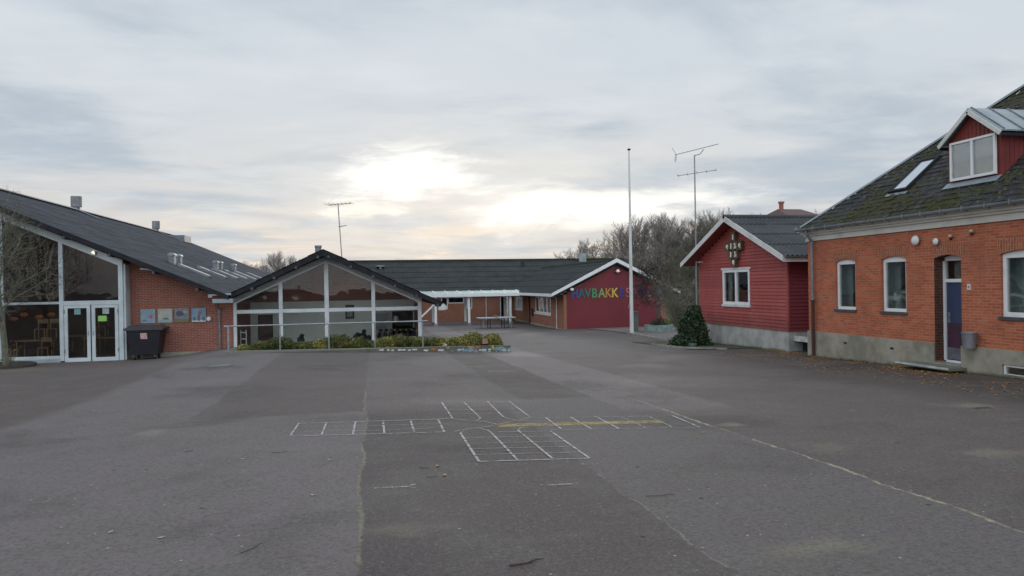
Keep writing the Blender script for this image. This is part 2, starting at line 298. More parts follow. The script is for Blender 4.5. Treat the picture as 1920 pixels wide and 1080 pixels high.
# ------------------------------------------------------------------ mesh builder
class MB:
    def __init__(s): s.v=[]; s.f=[]
    def add(s,vs,fs):
        o=len(s.v); s.v+= [tuple(v) for v in vs]; s.f+=[tuple(i+o for i in q) for q in fs]; return s
    def box(s,x0,x1,y0,y1,z0,z1):
        vs=[(x,y,z) for x in (x0,x1) for y in (y0,y1) for z in (z0,z1)]
        return s.add(vs,[(0,1,3,2),(4,6,7,5),(0,4,5,1),(2,3,7,6),(0,2,6,4),(1,5,7,3)])
    def prism(s,poly,d):
        # poly: list of 3d points, d: extrusion vector
        n=len(poly); d=Vector(d); a=[Vector(p) for p in poly]
        vs=a+[p+d for p in a]
        return s.add(vs,[tuple(range(n-1,-1,-1)),tuple(range(n,2*n))]+[(i,(i+1)%n,n+(i+1)%n,n+i) for i in range(n)])
    def bar(s,p,q,w,h,up=(0,0,1)):
        p=Vector(p);q=Vector(q);d=(q-p).normalized();u=Vector(up)
        if abs(d.dot(u))>.98:u=Vector((1,0,0))
        a=d.cross(u).normalized();b=a.cross(d)
        c=[p+a*(w/2*i)+b*(h/2*j) for i,j in ((-1,-1),(1,-1),(1,1),(-1,1))]
        return s.prism(c,q-p)
    def tube(s,p,q,r0,r1=None,n=8,cap=True):
        r1=r0 if r1 is None else r1
        p=Vector(p);q=Vector(q);d=(q-p)
        if d.length<1e-6:return s
        d.normalize();u=Vector((0,0,1)) if abs(d.z)<.95 else Vector((1,0,0))
        a=d.cross(u).normalized();b=d.cross(a)
        vs=[]
        for c,r in ((p,r0),(q,r1)):
            for i in range(n):
                w=2*math.pi*i/n; vs.append(c+a*(r*math.cos(w))+b*(r*math.sin(w)))
        fs=[(i,(i+1)%n,n+(i+1)%n,n+i) for i in range(n)]
        if cap: fs+=[tuple(range(n-1,-1,-1)),tuple(range(n,2*n))]
        return s.add(vs,fs)
    def path(s,pts,r,n=8):
        for a,b in zip(pts,pts[1:]): s.tube(a,b,r,r,n)
        return s
    def ball(s,c,r,sz=1.,nu=12,nv=8,bot=0.):
        vs=[];fs=[]
        for j in range(nv+1):
            th=math.pi*j/nv
            for i in range(nu):
                w=2*math.pi*i/nu; z=max(math.cos(th),-1+bot)
                vs.append((c[0]+r*math.sin(th)*math.cos(w),c[1]+r*math.sin(th)*math.sin(w),c[2]+r*sz*z))
        for j in range(nv):
            for i in range(nu): fs.append((j*nu+i,(j+1)*nu+i,(j+1)*nu+(i+1)%nu,j*nu+(i+1)%nu))
        return s.add(vs,fs)
    def wall(s,ax,c0,c1,a0,a1,z0,z1,holes=()):
        """wall slab with rectangular openings; ax 'x' = plane of constant x (thickness c0..c1)"""
        A=sorted({a0,a1,*[h[0] for h in holes],*[h[1] for h in holes]}); Z=sorted({z0,z1,*[h[2] for h in holes],*[h[3] for h in holes]})
        A=[a for a in A if a0<=a<=a1]; Z=[z for z in Z if z0<=z<=z1]
        for i in range(len(A)-1):
            run=None
            for j in range(len(Z)-1):
                ca=(A[i]+A[i+1])/2; cz=(Z[j]+Z[j+1])/2
                hole=any(h[0]<ca<h[1] and h[2]<cz<h[3] for h in holes)
                if not hole:
                    run=[run[0],Z[j+1]] if run else [Z[j],Z[j+1]]
                if (hole or j==len(Z)-2) and run:
                    if ax=='x': s.box(c0,c1,A[i],A[i+1],*run)
                    else: s.box(A[i],A[i+1],c0,c1,*run)
                    run=None
        return s
def org(o):
    v=Vector(o.location)
    while o.parent: o=o.parent; v+=o.location
    return v
def obj(name,mb,mat,parent=None,loc=None,smooth=False,**pr):
    if loc is None: base=org(parent) if parent else Vector((0,0,0))
    else: base=Vector(loc)
    me=bpy.data.meshes.new(name); me.from_pydata([Vector(v)-base for v in mb.v],[],mb.f); me.materials.append(mat)
    import bmesh
    if len(mb.f)<60000:
        bm=bmesh.new(); bm.from_mesh(me); bmesh.ops.recalc_face_normals(bm,faces=bm.faces); bm.to_mesh(me); bm.free()
    if smooth: me.polygons.foreach_set('use_smooth',[True]*len(me.polygons))
    o=bpy.data.objects.new(name,me); col.objects.link(o)
    if parent is not None:
        o.parent=parent; o.location=base-org(parent)
    else: o.location=base
    for k,v in pr.items(): o[k]=v
    return o
def thing(name,loc,label,cat,group=None):
    o=bpy.data.objects.new(name,None); col.objects.link(o); o.location=loc; o.empty_display_size=.3
    o['label']=label; o['category']=cat
    if group:o['group']=group
    return o
def tag(o,label,cat,group=None):
    o['label']=label;o['category']=cat
    if group:o['group']=group
    return o
def dup(root,loc,rz=0,sc=1,label=None,group=None):
    r=root.copy(); col.objects.link(r); r.location=loc; r.rotation_euler=(0,0,rz); r.scale=(sc,sc,sc)
    if label:r['label']=label
    if group:r['group']=group
    for ch in root.children:
        c=ch.copy(); col.objects.link(c); c.parent=r
        for gch in ch.children:
            d=gch.copy(); col.objects.link(d); d.parent=c
    return r
def structure(o): o['kind']='structure'; return o
# ------------------------------------------------------------------ ground
def axis(lo,hi,fine_lo,fine_hi,fs,cs):
    a=[];x=lo
    while x<fine_lo: a.append(x); x+=cs
    x=fine_lo
    while x<fine_hi: a.append(x); x+=fs
    x=fine_hi
    while x<=hi: a.append(x); x+=cs
    return a
gx=axis(-600,600,-24,28,.4,24); gy=axis(-120,1200,-6,66,.4,33)
gm=MB(); nx=len(gx)
gm.v=[(x,y,g(x,y)) for y in gy for x in gx]
gm.f=[(j*nx+i,j*nx+i+1,(j+1)*nx+i+1,(j+1)*nx+i) for j in range(len(gy)-1) for i in range(nx-1)]
structure(obj('ground',gm,ASPH,smooth=True))
def drape(mb,pts,w,lift=.004):
    # ribbon following the ground
    P=[]
    for a,b in zip(pts,pts[1:]):
        L=math.hypot(b[0]-a[0],b[1]-a[1]); n=max(1,int(L/.2))
        P+=[(a[0]+(b[0]-a[0])*i/n,a[1]+(b[1]-a[1])*i/n) for i in range(n)]
    P.append(pts[-1])
    vs=[]
    for i,p in enumerate(P):
        a=P[max(0,i-1)];b=P[min(len(P)-1,i+1)]
        d=Vector((b[0]-a[0],b[1]-a[1])).normalized(); n=Vector((-d.y,d.x))*w/2
        for sgn in (1,-1):
            x=p[0]+n.x*sgn;y=p[1]+n.y*sgn; vs.append((x,y,g(x,y)+lift))
    mb.add(vs,[(2*i,2*i+1,2*i+3,2*i+2) for i in range(len(P)-1)])
S=[[(-1.11,10.19),(-1.10,11.30)],[(-1.10,11.30),(0.97,10.94)],[(-1.11,10.19),(0.96,9.78)],[(-0.69,11.22),(-0.69,10.14)],[(-0.26,11.18),(-0.27,10.04)],[(0.15,11.10),(0.15,9.98)],[(0.56,11.00),(0.55,9.90)],[(0.97,10.94),(0.95,9.78)],[(1.21,12.85),(1.19,10.96)],[(1.59,12.75),(1.60,10.81)],[(2.00,12.65),(1.95,10.81)],[(2.37,12.52),(2.33,10.65)],[(0.97,10.94),(1.19,10.96)],[(1.60,10.81),(1.56,10.68),(1.51,10.61)],[(1.95,10.81),(2.00,10.55),(2.11,10.39),(2.23,10.32)],[(1.07,9.76),(1.32,9.95),(1.59,10.00),(1.75,10.15),(2.11,10.39),(2.31,10.57)],[(1.18,10.92),(1.35,10.70),(1.60,10.47),(1.75,10.15)],[(1.15,9.62),(1.24,9.87),(1.44,9.89),(1.53,9.73),(1.55,9.58)],[(1.93,9.57),(2.00,9.74),(2.26,9.85)],[(2.54,10.49),(2.51,9.47)],[(2.90,10.44),(2.89,9.34)],[(3.27,10.34),(3.24,9.21)],[(4.35,10.01),(4.28,8.94)],[(1.15,9.62),(1.13,7.79)],[(1.55,9.58),(1.55,7.75)],[(1.93,9.57),(1.93,7.69)],[(2.33,9.35),(2.32,7.57)],[(1.13,7.79),(2.32,7.57)]]
FN=[[(-0.92,10.92),(0.08,10.64)],[(0.08,10.64),(0.97,10.57)],[(-0.95,10.50),(0.08,10.24)],[(0.08,10.24),(0.97,10.16)],[(1.21,12.34),(2.35,11.99)],[(1.20,11.87),(2.36,11.52)],[(1.19,11.42),(2.34,11.08)],[(1.16,9.27),(2.34,8.98)],[(1.16,8.86),(2.34,8.61)],[(1.16,8.52),(2.33,8.27)],[(1.15,8.17),(2.33,7.92)],[(1.64,9.54),(2.22,9.39)],[(1.21,12.85),(2.37,12.52)],[(2.25,10.56),(4.36,9.99)],[(2.35,9.45),(4.29,8.96)],[(3.62,10.21),(3.60,9.16)],[(4.01,10.12),(3.95,9.03)]]
yb=MB(); drape(yb,[(1.75,10.07),(4.02,9.57)],.24,.003); structure(obj('yellow_marking',yb,PY))
fb=MB()
for l in FN: drape(fb,l,.03,.005)
structure(obj('faint_game_marking',fb,PF))
sb=MB()
for i,l in enumerate(S): drape(sb,l,.030 if len(l)<3 else .018,.007)
structure(obj('white_game_marking',sb,PW))
ob=MB()
for l in [[(2.46,19.78),(3.15,19.58)],[(2.9,18.24),(3.56,17.99)]]: drape(ob,l,.14,.004)
for l in [[(0.0,6.95),(0.36,6.92)],[(0.37,7.0),(0.36,6.84)],[(1.53,6.59),(1.87,6.54)],[(1.88,6.62),(1.85,6.47)]]: drape(ob,l,.05,.004)
structure(obj('old_line_marking',ob,PO))
# ------------------------------------------------------------------ generic parts
def corr(mb,o,u,L,v,Sl,pitch=.177,amp=.025,seg=4,row=1.1,step=.03):
    o=Vector(o);u=Vector(u).normalized();v=Vector(v).normalized();n=u.cross(v); n=n if n.z>0 else -n
    na=max(2,int(L/pitch*seg)); b=0.
    while b<Sl-.05:
        b1=min(b+row+.06,Sl); vs=[]
        for i in range(na+1):
            a=L*i/na; w=amp*math.cos(2*math.pi*a/pitch)
            vs.append(o+u*a+v*b+n*(w+step)); vs.append(o+u*a+v*b1+n*w)
            vs.append(o+u*a+v*b+n*(w+step-.02))
        mb.add(vs,[(3*i,3*i+3,3*i+4,3*i+1) for i in range(na)]+[(3*i,3*i+2,3*i+5,3*i+3) for i in range(na)])
        b+=row
def gutter(mb,p,q,r=.06,n=8):
    p=Vector(p);q=Vector(q);d=(q-p).normalized();a=d.cross(Vector((0,0,1))).normalized()
    for rr in (r,r-.008):
        vs=[]
        for c in (p,q):
            for i in range(n+1):
                w=math.pi*i/n; vs.append(c+a*(rr*math.cos(w))-Vector((0,0,1))*(rr*math.sin(w)))
        mb.add(vs,[(i,i+1,n+2+i,n+1+i) for i in range(n)])
    for c in (p,q): mb.tube(c-d*.004,c+d*.004,r,r,10)
def window_x(par,x,y0,y1,z0,z1,name='window',mull=(),bar=.07,dep=.06,gm=None,fm=None,sill=None,rails=(),arch=0):
    """window in a plane of constant x, seen from -x"""
    fm=fm or WHITE; b=MB()
    for (a0,a1,c0,c1) in [(y0,y1,z0,z0+bar*1.1),(y0,y0+bar,z0+bar*1.1,z1-bar),(y1-bar,y1,z0+bar*1.1,z1-bar)]: b.box(x,x+dep,a0,a1,c0,c1)
    if arch:
        n=8; top=[(x,y1+(y0-y1)*i/n,z1+arch*math.sin(math.pi*i/n)) for i in range(n+1)]
        b.prism([(x,y0,z1-bar),(x,y1,z1-bar)]+top,(dep,0,0))
    else: b.box(x,x+dep,y0,y1,z1-bar,z1)
    for m in mull: b.box(x-.004,x+dep,m-bar*.55,m+bar*.55,z0+bar*1.1,z1-bar)
    for r_ in rails:
        ys=sorted([y0+bar]+[q for m in mull for q in (m-bar*.55,m+bar*.55)]+[y1-bar])
        for i in range(0,len(ys)-1,2): b.box(x,x+dep,ys[i],ys[i+1],r_-bar*.4,r_+bar*.4)
    fr=obj(name,b,fm,par)
    obj('pane',MB().box(x+dep*.5,x+dep*.5+.012,y0+bar*.8,y1-bar*.8,z0+bar,z1-bar*.8),gm or GL,fr)
    if sill: obj('sill',MB().box(x-sill[0],x+.02,y0-.05,y1+.05,z0-sill[1],z0-.003),SLATE if len(sill)<3 else sill[2],fr)
    return fr
def window_y(par,y,x0,x1,z0,z1,name='window',mull=(),bar=.07,dep=.06,gm=None,fm=None,sill=None):
    fm=fm or WHITE; b=MB()
    b.box(x0,x1,y,y+dep,z0,z0+bar); b.box(x0,x1,y,y+dep,z1-bar,z1)
    b.box(x0,x0+bar,y,y+dep,z0+bar,z1-bar); b.box(x1-bar,x1,y,y+dep,z0+bar,z1-bar)
    for m in mull: b.box(m-bar*.5,m+bar*.5,y-.003,y+dep,z0+bar,z1-bar)
    fr=obj(name,b,fm,par); obj('pane',MB().box(x0+bar*.8,x1-bar*.8,y+dep*.5,y+dep*.5+.012,z0+bar*.8,z1-bar*.8),gm or GL,fr)
    return fr
# ================================================================== MAIN BRICK HOUSE (right)
k=.85
H=thing('brick_house',(13.5,14,-.5),'orange brick house with mossy slate roof, dormer and white cornice at the right','house')
holes=[(18.17,19.06,.83,2.30),(16.20,17.11,.83,2.30),(14.44,15.26,-.36,2.26),(12.15,13.38,.83,2.28),(9.6,10.8,.83,2.28),(7.0,8.2,.83,2.28),(12.35,13.33,-.45,-.19)]
wm=MB(); wm.wall('x',13.5,13.8,4.0,20.41,-.9,2.92,holes)
wm.box(13.8,22.5,20.11,20.41,-1.2,2.92); wm.box(13.8,22.5,4.0,4.3,-.9,2.92); wm.box(22.5,22.8,4.,20.41,-1.2,2.92)
obj('wall',wm,BR_MAIN,H)
for (a,b_,z0,z1) in holes[:6]:
    lm=MB()
    # spandrels of the segmental arch + upright brick header
    n=8; r_=.07; mid=(a+b_)/2
    zt=z1
    for s0,s1 in ((0,4),(4,8)):
        pts=[(13.497,a+(b_-a)*i/n,zt-r_+r_*math.sin(math.pi*i/n)) for i in range(s0,s1+1)]
        pts=pts+([(13.497,a,zt+.001)] if s0==0 else [(13.497,b_,zt+.001)])
        if s0==0: pts=pts[:-1]+[pts[-1]]
        lm.prism(pts,(.10,0,0))
    pts=[(13.494,a-.10+(b_-a+.2)*i/n,zt+.004+.0*i) for i in range(n+1)]
    top=[(13.494,b_+.10-(b_-a+.2)*i/n,zt+.24+.05*math.sin(math.pi*i/n)) for i in range(n+1)]
    lm.prism(pts+top,(.006,0,0))
    obj('lintel',lm,BR_MAINV,H)
pm=MB(); pm.wall('x',13.46,13.498,4.0,20.44,-.9,.12,[(14.44,15.26,-1,.2),(12.35,13.33,-.45,-.19)])
pm.box(13.498,22.5,20.412,20.44,-1.2,.12); pm.box(13.44,13.46,4,14.44,-.9,-.40)
pp=obj('plinth',pm,PLINTH,H)
for yv in (18.60,16.70): obj('air_vent',MB().box(13.452,13.462,yv-.06,yv+.06,-.15,-.10),BLACKP,H)
# cornice: stepped mouldings
cm=MB()
for (dx0,z0,z1) in [(.05,2.921,2.99),(.03,2.99,3.08),(.09,3.08,3.14),(.15,3.14,3.20),(.22,3.20,3.25)]:
    cm.box(13.5-dx0,13.9,3.9,20.41+dx0,z0,z1); cm.box(13.9,22.5,20.3,20.41+dx0,z0,z1)
obj('cornice',cm,CORN,H)
gm_=MB(); gutter(gm_,(13.19,3.9,3.30),(13.19,20.55,3.30),.075)
gt=obj('gutter',gm_,ZINC,H)
bm_=MB()
for i in range(26): 
    y=20.2-i*.62; bm_.tube((13.26,y,3.20),(13.11,y,3.30),.012,.012,5); bm_.box(13.105,13.118,y-.015,y+.015,3.22,3.33)
obj('bracket',bm_,ZINCD,gt,kind='stuff')
obj('downpipe',MB().path([(13.19,20.02,3.25),(13.22,20.02,3.10),(13.38,20.02,2.90),(13.38,20.02,1.05)],.045,10),ZINCD,H)
obj('downpipe_foot',MB().path([(13.38,20.02,1.05),(13.38,20.02,-.62)],.052,10).tube((13.38,20.02,1.02),(13.38,20.02,1.1),.062,n=10),RUST,H)
# roof deck (hip) + slates
XR=18.3; ZR=3.3+k*(XR-13.2)
dk=MB(); E0=(13.22,20.38,3.27);E1=(13.22,3.5,3.27);Rg=(XR,20.38-(XR-13.22),ZR-.05);Rg2=(XR,3.5,ZR-.05);E2=(23.4,20.38,3.27);E3=(23.4,3.5,3.27)
dk.add([E0,E1,Rg2,Rg,E2,E3],[(0,1,2,3),(0,3,4),(4,3,2,5),(1,5,2),(0,4,5,1)])
rf=obj('roof',dk,RF_MAIN,H)
sl=MB(); nrm=Vector((-k,0,1)).normalized(); vs_=Vector((1,0,k)).normalized(); rows=int((XR-13.2)/vs_.x/.20)
rnd=random.Random(3)
for j in range(rows):
    b0=j*.20; X0=13.2+vs_.x*b0
    ymax=20.42-(X0-13.2)
    y=4.0+(.15 if j%2 else 0)
    while y<ymax:
        w=.285; y1=min(y+w,ymax)
        if y1-y>.05 and not(13.78<(y+y1)/2<15.32 and X0>14.02 and X0<16.1) and not (16.8<(y+y1)/2<17.45 and 14.0<X0<15.05):
            lf=.012+rnd.random()*.018; sk=(rnd.random()-.5)*.02; tw=(rnd.random()-.5)*.02
            o=Vector((X0,0,3.3+k*(X0-13.2)))
            A_=[o+Vector((0,y,0))+nrm*(lf+tw)+vs_*sk,o+Vector((0,y1-.006,0))+nrm*(lf-tw)-vs_*sk,o+Vector((0,y1-.006,0))+vs_*.29+nrm*.004,o+Vector((0,y,0))+vs_*.29+nrm*.004]
            sl.add(A_+[p-nrm*.009 for p in A_[:2]],[(0,1,2,3),(0,4,5,1)])
        y+=w+.005
obj('slates',sl,RF_MAIN,rf,kind='stuff')
ms=MB(); n_=0
for i in range(9000):
    X0=13.25+rnd.random()*4.6; y=4+rnd.random()*16.2
    if y>20.3-(X0-13.2): continue
    if 13.7<y<15.4 and X0>13.8 or (16.7<y<17.5 and 13.95<X0<15.2): continue
    q=noise.noise(Vector((X0*.9,y*.9,0)))+.55*noise.noise(Vector((X0*3.1,y*3.1,5)))+(.25 if X0>15.2 else 0)+(.35 if (X0<13.75 and 13.3<y<15.2) else 0)
    if q<.24: continue
    r_=.02+.05*rnd.random()
    c=(X0,y,3.31+k*(X0-13.2)+.012)
    vs=[];m=6
    vs.append(Vector(c)+nrm*r_*.55)
    for a in range(m):
        w=2*math.pi*a/m; rr=r_*(.7+.6*rnd.random()); vs.append(Vector(c)+Vector((0,1,0))*rr*math.cos(w)+vs_*rr*math.sin(w)*.8)
    ms.add(vs,[(0,1+a,1+(a+1)%m) for a in range(m)]); n_+=1
obj('moss',ms,MOSS,rf,kind='stuff')
hp=MB(); hp.bar(Vector(E0)+Vector((0,0,.09)),Vector(Rg)+Vector((0,0,.12)),.09,.05); hp.bar(Vector(Rg)+Vector((0,0,.1)),Vector(Rg2)+Vector((0,0,.1)),.2,.06)
obj('hip_flashing',hp,ZINC,rf)
# house windows
for i,(a,b_,z0,z1) in enumerate([holes[0],holes[1]]):
    w=window_x(H,13.56,a+.01,b_-.01,z0+.01,z1-.075,bar=.075,arch=.07,sill=(.10,.07))
for (a,b_,z0,z1) in holes[3:6]:
    w=window_x(H,13.56,a+.01,b_-.01,z0+.01,z1-.075,bar=.09,arch=.07,sill=(.10,.07),mull=((a+b_)/2-.25,) if a<12 else ())
for (a,b_,z0,z1) in holes[:2]+holes[3:6]:
    obj('window_reveal',MB().box(13.625,13.9,b_-.012,b_-.002,z0+.01,z1-.01).box(13.88,13.93,b_-.25,b_-.013,z0+.01,z1-.01),CURT,H)
obj('heating_pipe',MB().box(13.9,13.95,15.8,18.6,1.31,1.40),CURTW,H)
obj('wall_cupboard',MB().box(14.5,14.8,17.0,17.5,1.35,1.75),CURTW,H)
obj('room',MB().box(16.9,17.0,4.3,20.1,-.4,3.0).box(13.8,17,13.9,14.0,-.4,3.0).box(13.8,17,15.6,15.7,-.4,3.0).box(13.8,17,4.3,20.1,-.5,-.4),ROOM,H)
# door (recessed)
D=obj('door',MB().box(13.78,13.82,14.53,15.19,-.28,1.60),M('blue_door_paint',(.030,.048,.115),(.045,.06,.12),1.5,.35,.05),H)
obj('kick_panel',MB().box(13.768,13.779,14.56,15.16,-.26,.02),M('kick_plate_grey',(.16,.15,.17),(.10,.09,.11),7.,.5),D)
obj('lower_panel',MB().box(13.772,13.779,14.55,15.17,.021,.62),M('purple_door_panel',(.075,.03,.055),(.05,.025,.045),3.,.4),D)
obj('handle',MB().tube((13.74,15.11,.78),(13.74,15.02,.78),.011,n=8).tube((13.78,15.11,.78),(13.74,15.11,.78),.011,n=8).box(13.766,13.78,15.08,15.14,.62,.88),GALV,D)
df=MB(); df.box(13.74,13.82,15.19,15.26,-.3,2.19); df.box(13.74,13.82,14.44,14.53,-.3,2.19); df.box(13.738,13.82,14.53,15.19,1.60,1.68)
pts=[(13.74,15.26+(14.44-15.26)*i/8,2.19+.07*math.sin(math.pi*i/8)) for i in range(9)]
df.prism([(13.74,14.44,2.12),(13.74,15.26,2.12)]+pts,(.08,0,0)); df.box(13.742,13.818,14.53,15.19,-.34,-.285)
fr=obj('door_frame',df,WHITE,H); obj('transom_pane',MB().box(13.775,13.787,14.52,15.20,1.67,2.13),GL,fr)
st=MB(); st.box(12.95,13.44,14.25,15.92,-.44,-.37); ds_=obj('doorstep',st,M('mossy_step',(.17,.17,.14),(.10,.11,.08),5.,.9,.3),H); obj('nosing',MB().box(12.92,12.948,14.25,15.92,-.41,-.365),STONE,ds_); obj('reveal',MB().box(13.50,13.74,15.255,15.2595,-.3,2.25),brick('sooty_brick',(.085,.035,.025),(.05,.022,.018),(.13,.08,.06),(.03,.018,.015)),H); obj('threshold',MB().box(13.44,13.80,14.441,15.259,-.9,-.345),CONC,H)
# basement window
window_x(H,13.5,12.36,13.32,-.44,-.20,name='basement_window',bar=.04)
# wall fittings
def wall_lamp(y,z,r,label,yellow=False):
    t_=thing('wall_lamp',(13.5,y,z),label,'lamp')
    obj('base',MB().tube((13.499,y,z),(13.44,y,z),r*.75,r*.85,16),ZINCD if not yellow else M('yellowed_plastic',(.5,.42,.26),(.42,.35,.2),5.,.5),t_,smooth=False)
    b=MB(); b.ball((13.43,y,z),r,1.,16,10); 
    b.v=[(13.44-(13.44-v[0])*.6 if v[0]<13.44 else 13.44,v[1],v[2]) for v in b.v]
    obj('shade',b,M('opal_glass',(.72,.73,.72),None,rough=.25) if not yellow else M('yellowed_plastic',(.5,.42,.26)),t_,smooth=True)
wall_lamp(15.78,2.66,.125,'larger round white opal lamp high on the brick wall, left of the door')
wall_lamp(15.12,2.59,.085,'smaller round white lamp on brick just above the blue door')
def sensor(y,z,label):
    t_=thing('motion_sensor',(13.5,y,z),label,'sensor')
    ym=M('yellowed_plastic',(.5,.42,.26))
    obj('housing',MB().ball((13.42,y,z),.05,.8,10,8),ym,t_,smooth=True); obj('bracket',MB().bar((13.5,y+.06,z-.06),(13.43,y,z-.01),.025,.025).tube((13.499,y+.06,z-.06),(13.47,y+.06,z-.06),.035,n=8),RUST,t_)
sensor(14.66,2.69,'yellowed sensor on a rusty bracket above the right edge of the door')
sensor(14.05,2.76,'small yellowed round sensor high on the brick between door and window')
t_=thing('number_plate',(13.5,14.21,1.5),'small pale square bell plate on brick right of the blue door','plate')
obj('plate',MB().box(13.482,13.499,14.16,14.26,1.42,1.56),WHITEOLD,t_); obj('button',MB().tube((13.484,14.21,1.49),(13.474,14.21,1.49),.018,n=10),BLACKP,t_)
t_=thing('wall_bin',(13.4,14.05,.1),'grey metal litter bin hung on the brick wall right of the door','bin')
bb=MB(); 
cx_,cy_=13.33,14.06
bb.tube((cx_,cy_,.10),(cx_,cy_,.45),.13,.155,18,cap=False); bb.tube((cx_,cy_,.10),(cx_,cy_,.12),.13,n=18); bb.tube((cx_,cy_,.45),(cx_,cy_,.12),.15,.125,18,cap=False)
obj('body',bb,ZINCD,t_); rm=MB()
for i in range(18):
    a=2*math.pi*i/18;b_=2*math.pi*(i+1)/18; rm.tube((cx_+.155*math.cos(a),cy_+.155*math.sin(a),.45),(cx_+.155*math.cos(b_),cy_+.155*math.sin(b_),.45),.009,n=6)
obj('rim',rm,GALV,t_); obj('bracket',MB().box(13.44,13.46,13.96,14.16,.2,.4),ZINCD,t_)
# skylight in slates
def rp(X,y,h=0): return Vector((X,y,3.3+k*(X-13.2)))+nrm*h
sk=MB()
for (xa,xb,ya,yb_) in [(14.05,14.11,16.76,17.46),(15.07,15.14,16.76,17.46)]:
    sk.prism([rp(xa,ya,0),rp(xb,ya,0),rp(xb,yb_,0),rp(xa,yb_,0)],nrm*.10)
for ya,yb_ in ((16.76,16.83),(17.39,17.46)): sk.prism([rp(14.11,ya,0),rp(15.07,ya,0),rp(15.07,yb_,0),rp(14.11,yb_,0)],nrm*.10)
S_=obj('skylight',sk,BLACKW,rf); obj('pane',MB().prism([rp(14.11,16.83,.06),rp(15.07,16.83,.06),rp(15.07,17.39,.06),rp(14.11,17.39,.06)],nrm*.01),M('sky_reflecting_glass',(.78,.82,.86),None,rough=.04,spec=1.5,metal=.85),S_)
sk2=MB().prism([rp(13.96,16.72,.02),rp(14.048,16.72,.02),rp(14.048,17.5,.02),rp(13.96,17.5,.02)],nrm*.01)
obj('flashing',sk2,ZINC,S_)
# dormer
DX=14.0; dy0,dy1=13.79,15.30; ym=(dy0+dy1)/2; ze=5.08; za=5.66
dm=thing  # (kept simple: dormer parts hang on the house)
dw=MB(); dw.prism([(DX,dy0,3.90),(DX,dy1,3.90),(DX,dy1,ze-.05),(DX,ym,za-.08),(DX,dy0,ze-.05)],(.06,0,0))
dw.prism([(DX+.06,dy0,3.9),(DX+.06,dy0,ze-.05),(15.4,dy0,ze-.05),(14.1,dy0,3.9)],(0,.05,0))
dw.prism([(DX+.06,dy1-.05,3.9),(DX+.06,dy1-.05,ze-.05),(15.4,dy1-.05,ze-.05),(14.1,dy1-.05,3.9)],(0,.05,0))
nb=13
for i in range(nb+1):
    y=dy0+.005+(dy1-dy0-.03)*i/nb; zt=ze-.06+(za-ze-.03)*(1-abs(y-ym)/(ym-dy0))
    if 13.86<y<15.22:
        dw.box(DX-.012,DX,y,y+.022,3.9,4.03); dw.box(DX-.012,DX,y,y+.022,5.0,max(zt,5.001))
    else: dw.box(DX-.012,DX,y,y+.022,3.9,zt)
for i in range(10):
    x=DX+.08+i*.125; zb=3.3+k*(x-13.2)+.03
    if zb<ze-.1: dw.box(x,x+.02,dy0-.012,dy0,zb,ze-.06); dw.box(x,x+.02,dy1,dy1+.012,zb,ze-.06)
DR=obj('dormer',dw,REDDORM,H)
dwf=window_x(DR,DX-.085,13.88,15.19,4.05,4.98,bar=.055,dep=.05,mull=(14.535,))
dwf2=obj('blind',MB().box(DX-.040,DX-.030,13.94,15.13,4.50,4.93),M('grey_blind',(.40,.44,.44),None,rough=.8),dwf)
obj('curtain',MB().box(DX-.038,DX-.029,13.94,15.13,4.11,4.497),M('greyish_pink_curtain',(.34,.31,.30),(.28,.26,.25),9.,rough=.8,vec=(1,1,.1)),dwf)
ro=MB(); ov=.14; xe=DX-.16
def dr(y,x,h=0): # dormer roof surface z
    return (x,y,za+h-(za-ze)/(ym-dy0)*abs(y-ym))
for y_out in (dy0-ov,dy1+ov):
    ro.prism([dr(ym,xe),dr(y_out,xe),dr(y_out,16.2),dr(ym,16.4)],(0,0,.035))
DRR=obj('dormer_roof',ro,ZINC,DR)
for i in range(5):
    x=xe+.1+i*.5; se=MB()
    for y_out in (dy0-ov,dy1+ov): se.bar(Vector(dr(ym,x,.05)),Vector(dr(y_out,x,.05)),.02,.035)
    obj('standing_seam',se,ZINCD,DRR)
fa=MB()
for y_out in (dy0-ov,dy1+ov): fa.bar(Vector(dr(ym,xe-.012,-.05)),Vector(dr(y_out,xe-.012,-.05)),.03,.10)
obj('bargeboard',fa,WHITEOLD,DRR)
for yq in (dy0-ov-.005,dy1+ov+.005): obj('eaves_gutter',MB().box(xe,15.9,yq-.025,yq+.025,4.86,4.93),BLACKP,DRR)
obj('apron_flashing',MB().prism([rp(13.84,dy0-.03,.035),rp(DX-.0,dy0-.03,.035),rp(DX-.0,dy1+.03,.035),rp(13.84,dy1+.03,.035)],nrm*.012),ZINC,DR)
# ================================================================== RED HOUSE
Rh=thing('red_house',(14.1,26,-.9),'small red weatherboarded house with gable, grey corrugated roof and white bargeboards','house')
kk=.435; RX=14.1; ya,yb_=22.5,29.3; yc=26.0; zeave=2.53; zap=4.22
def gz(y): return zap-(zap-zeave)/(yc-22.0)*abs(y-yc)-.10
wz=MB(); z=-.05; bh=.125
win=(25.0,27.1,.80,2.17)
while z<4.1:
    z1=z+bh
    # clip row at gable slope, using the row top
    ymin=max(ya,yc-(zap-.10-z1)/(zap-zeave)*(yc-22.0)); ymax=min(yb_,yc+(zap-.10-z1)/(zap-zeave)*(yc-22.0))
    if ymax-ymin<.1: break
    segs=[(ymin,ymax)]
    if z1>win[2]+.0 and z<win[3]-.0: segs=[(ymin,win[0]),(win[1],ymax)]
    for s0,s1 in segs:
        if s1>s0: wz.prism([(RX-.030,s0,z),(RX+.02,s0,z),(RX+.02,s0,z1),(RX-.004,s0,z1)],(0,s1-s0,0))
    z=z1
rw=obj('weatherboarding',wz,REDHOUSE,Rh)
z0w=win[2]-.07
core=MB()
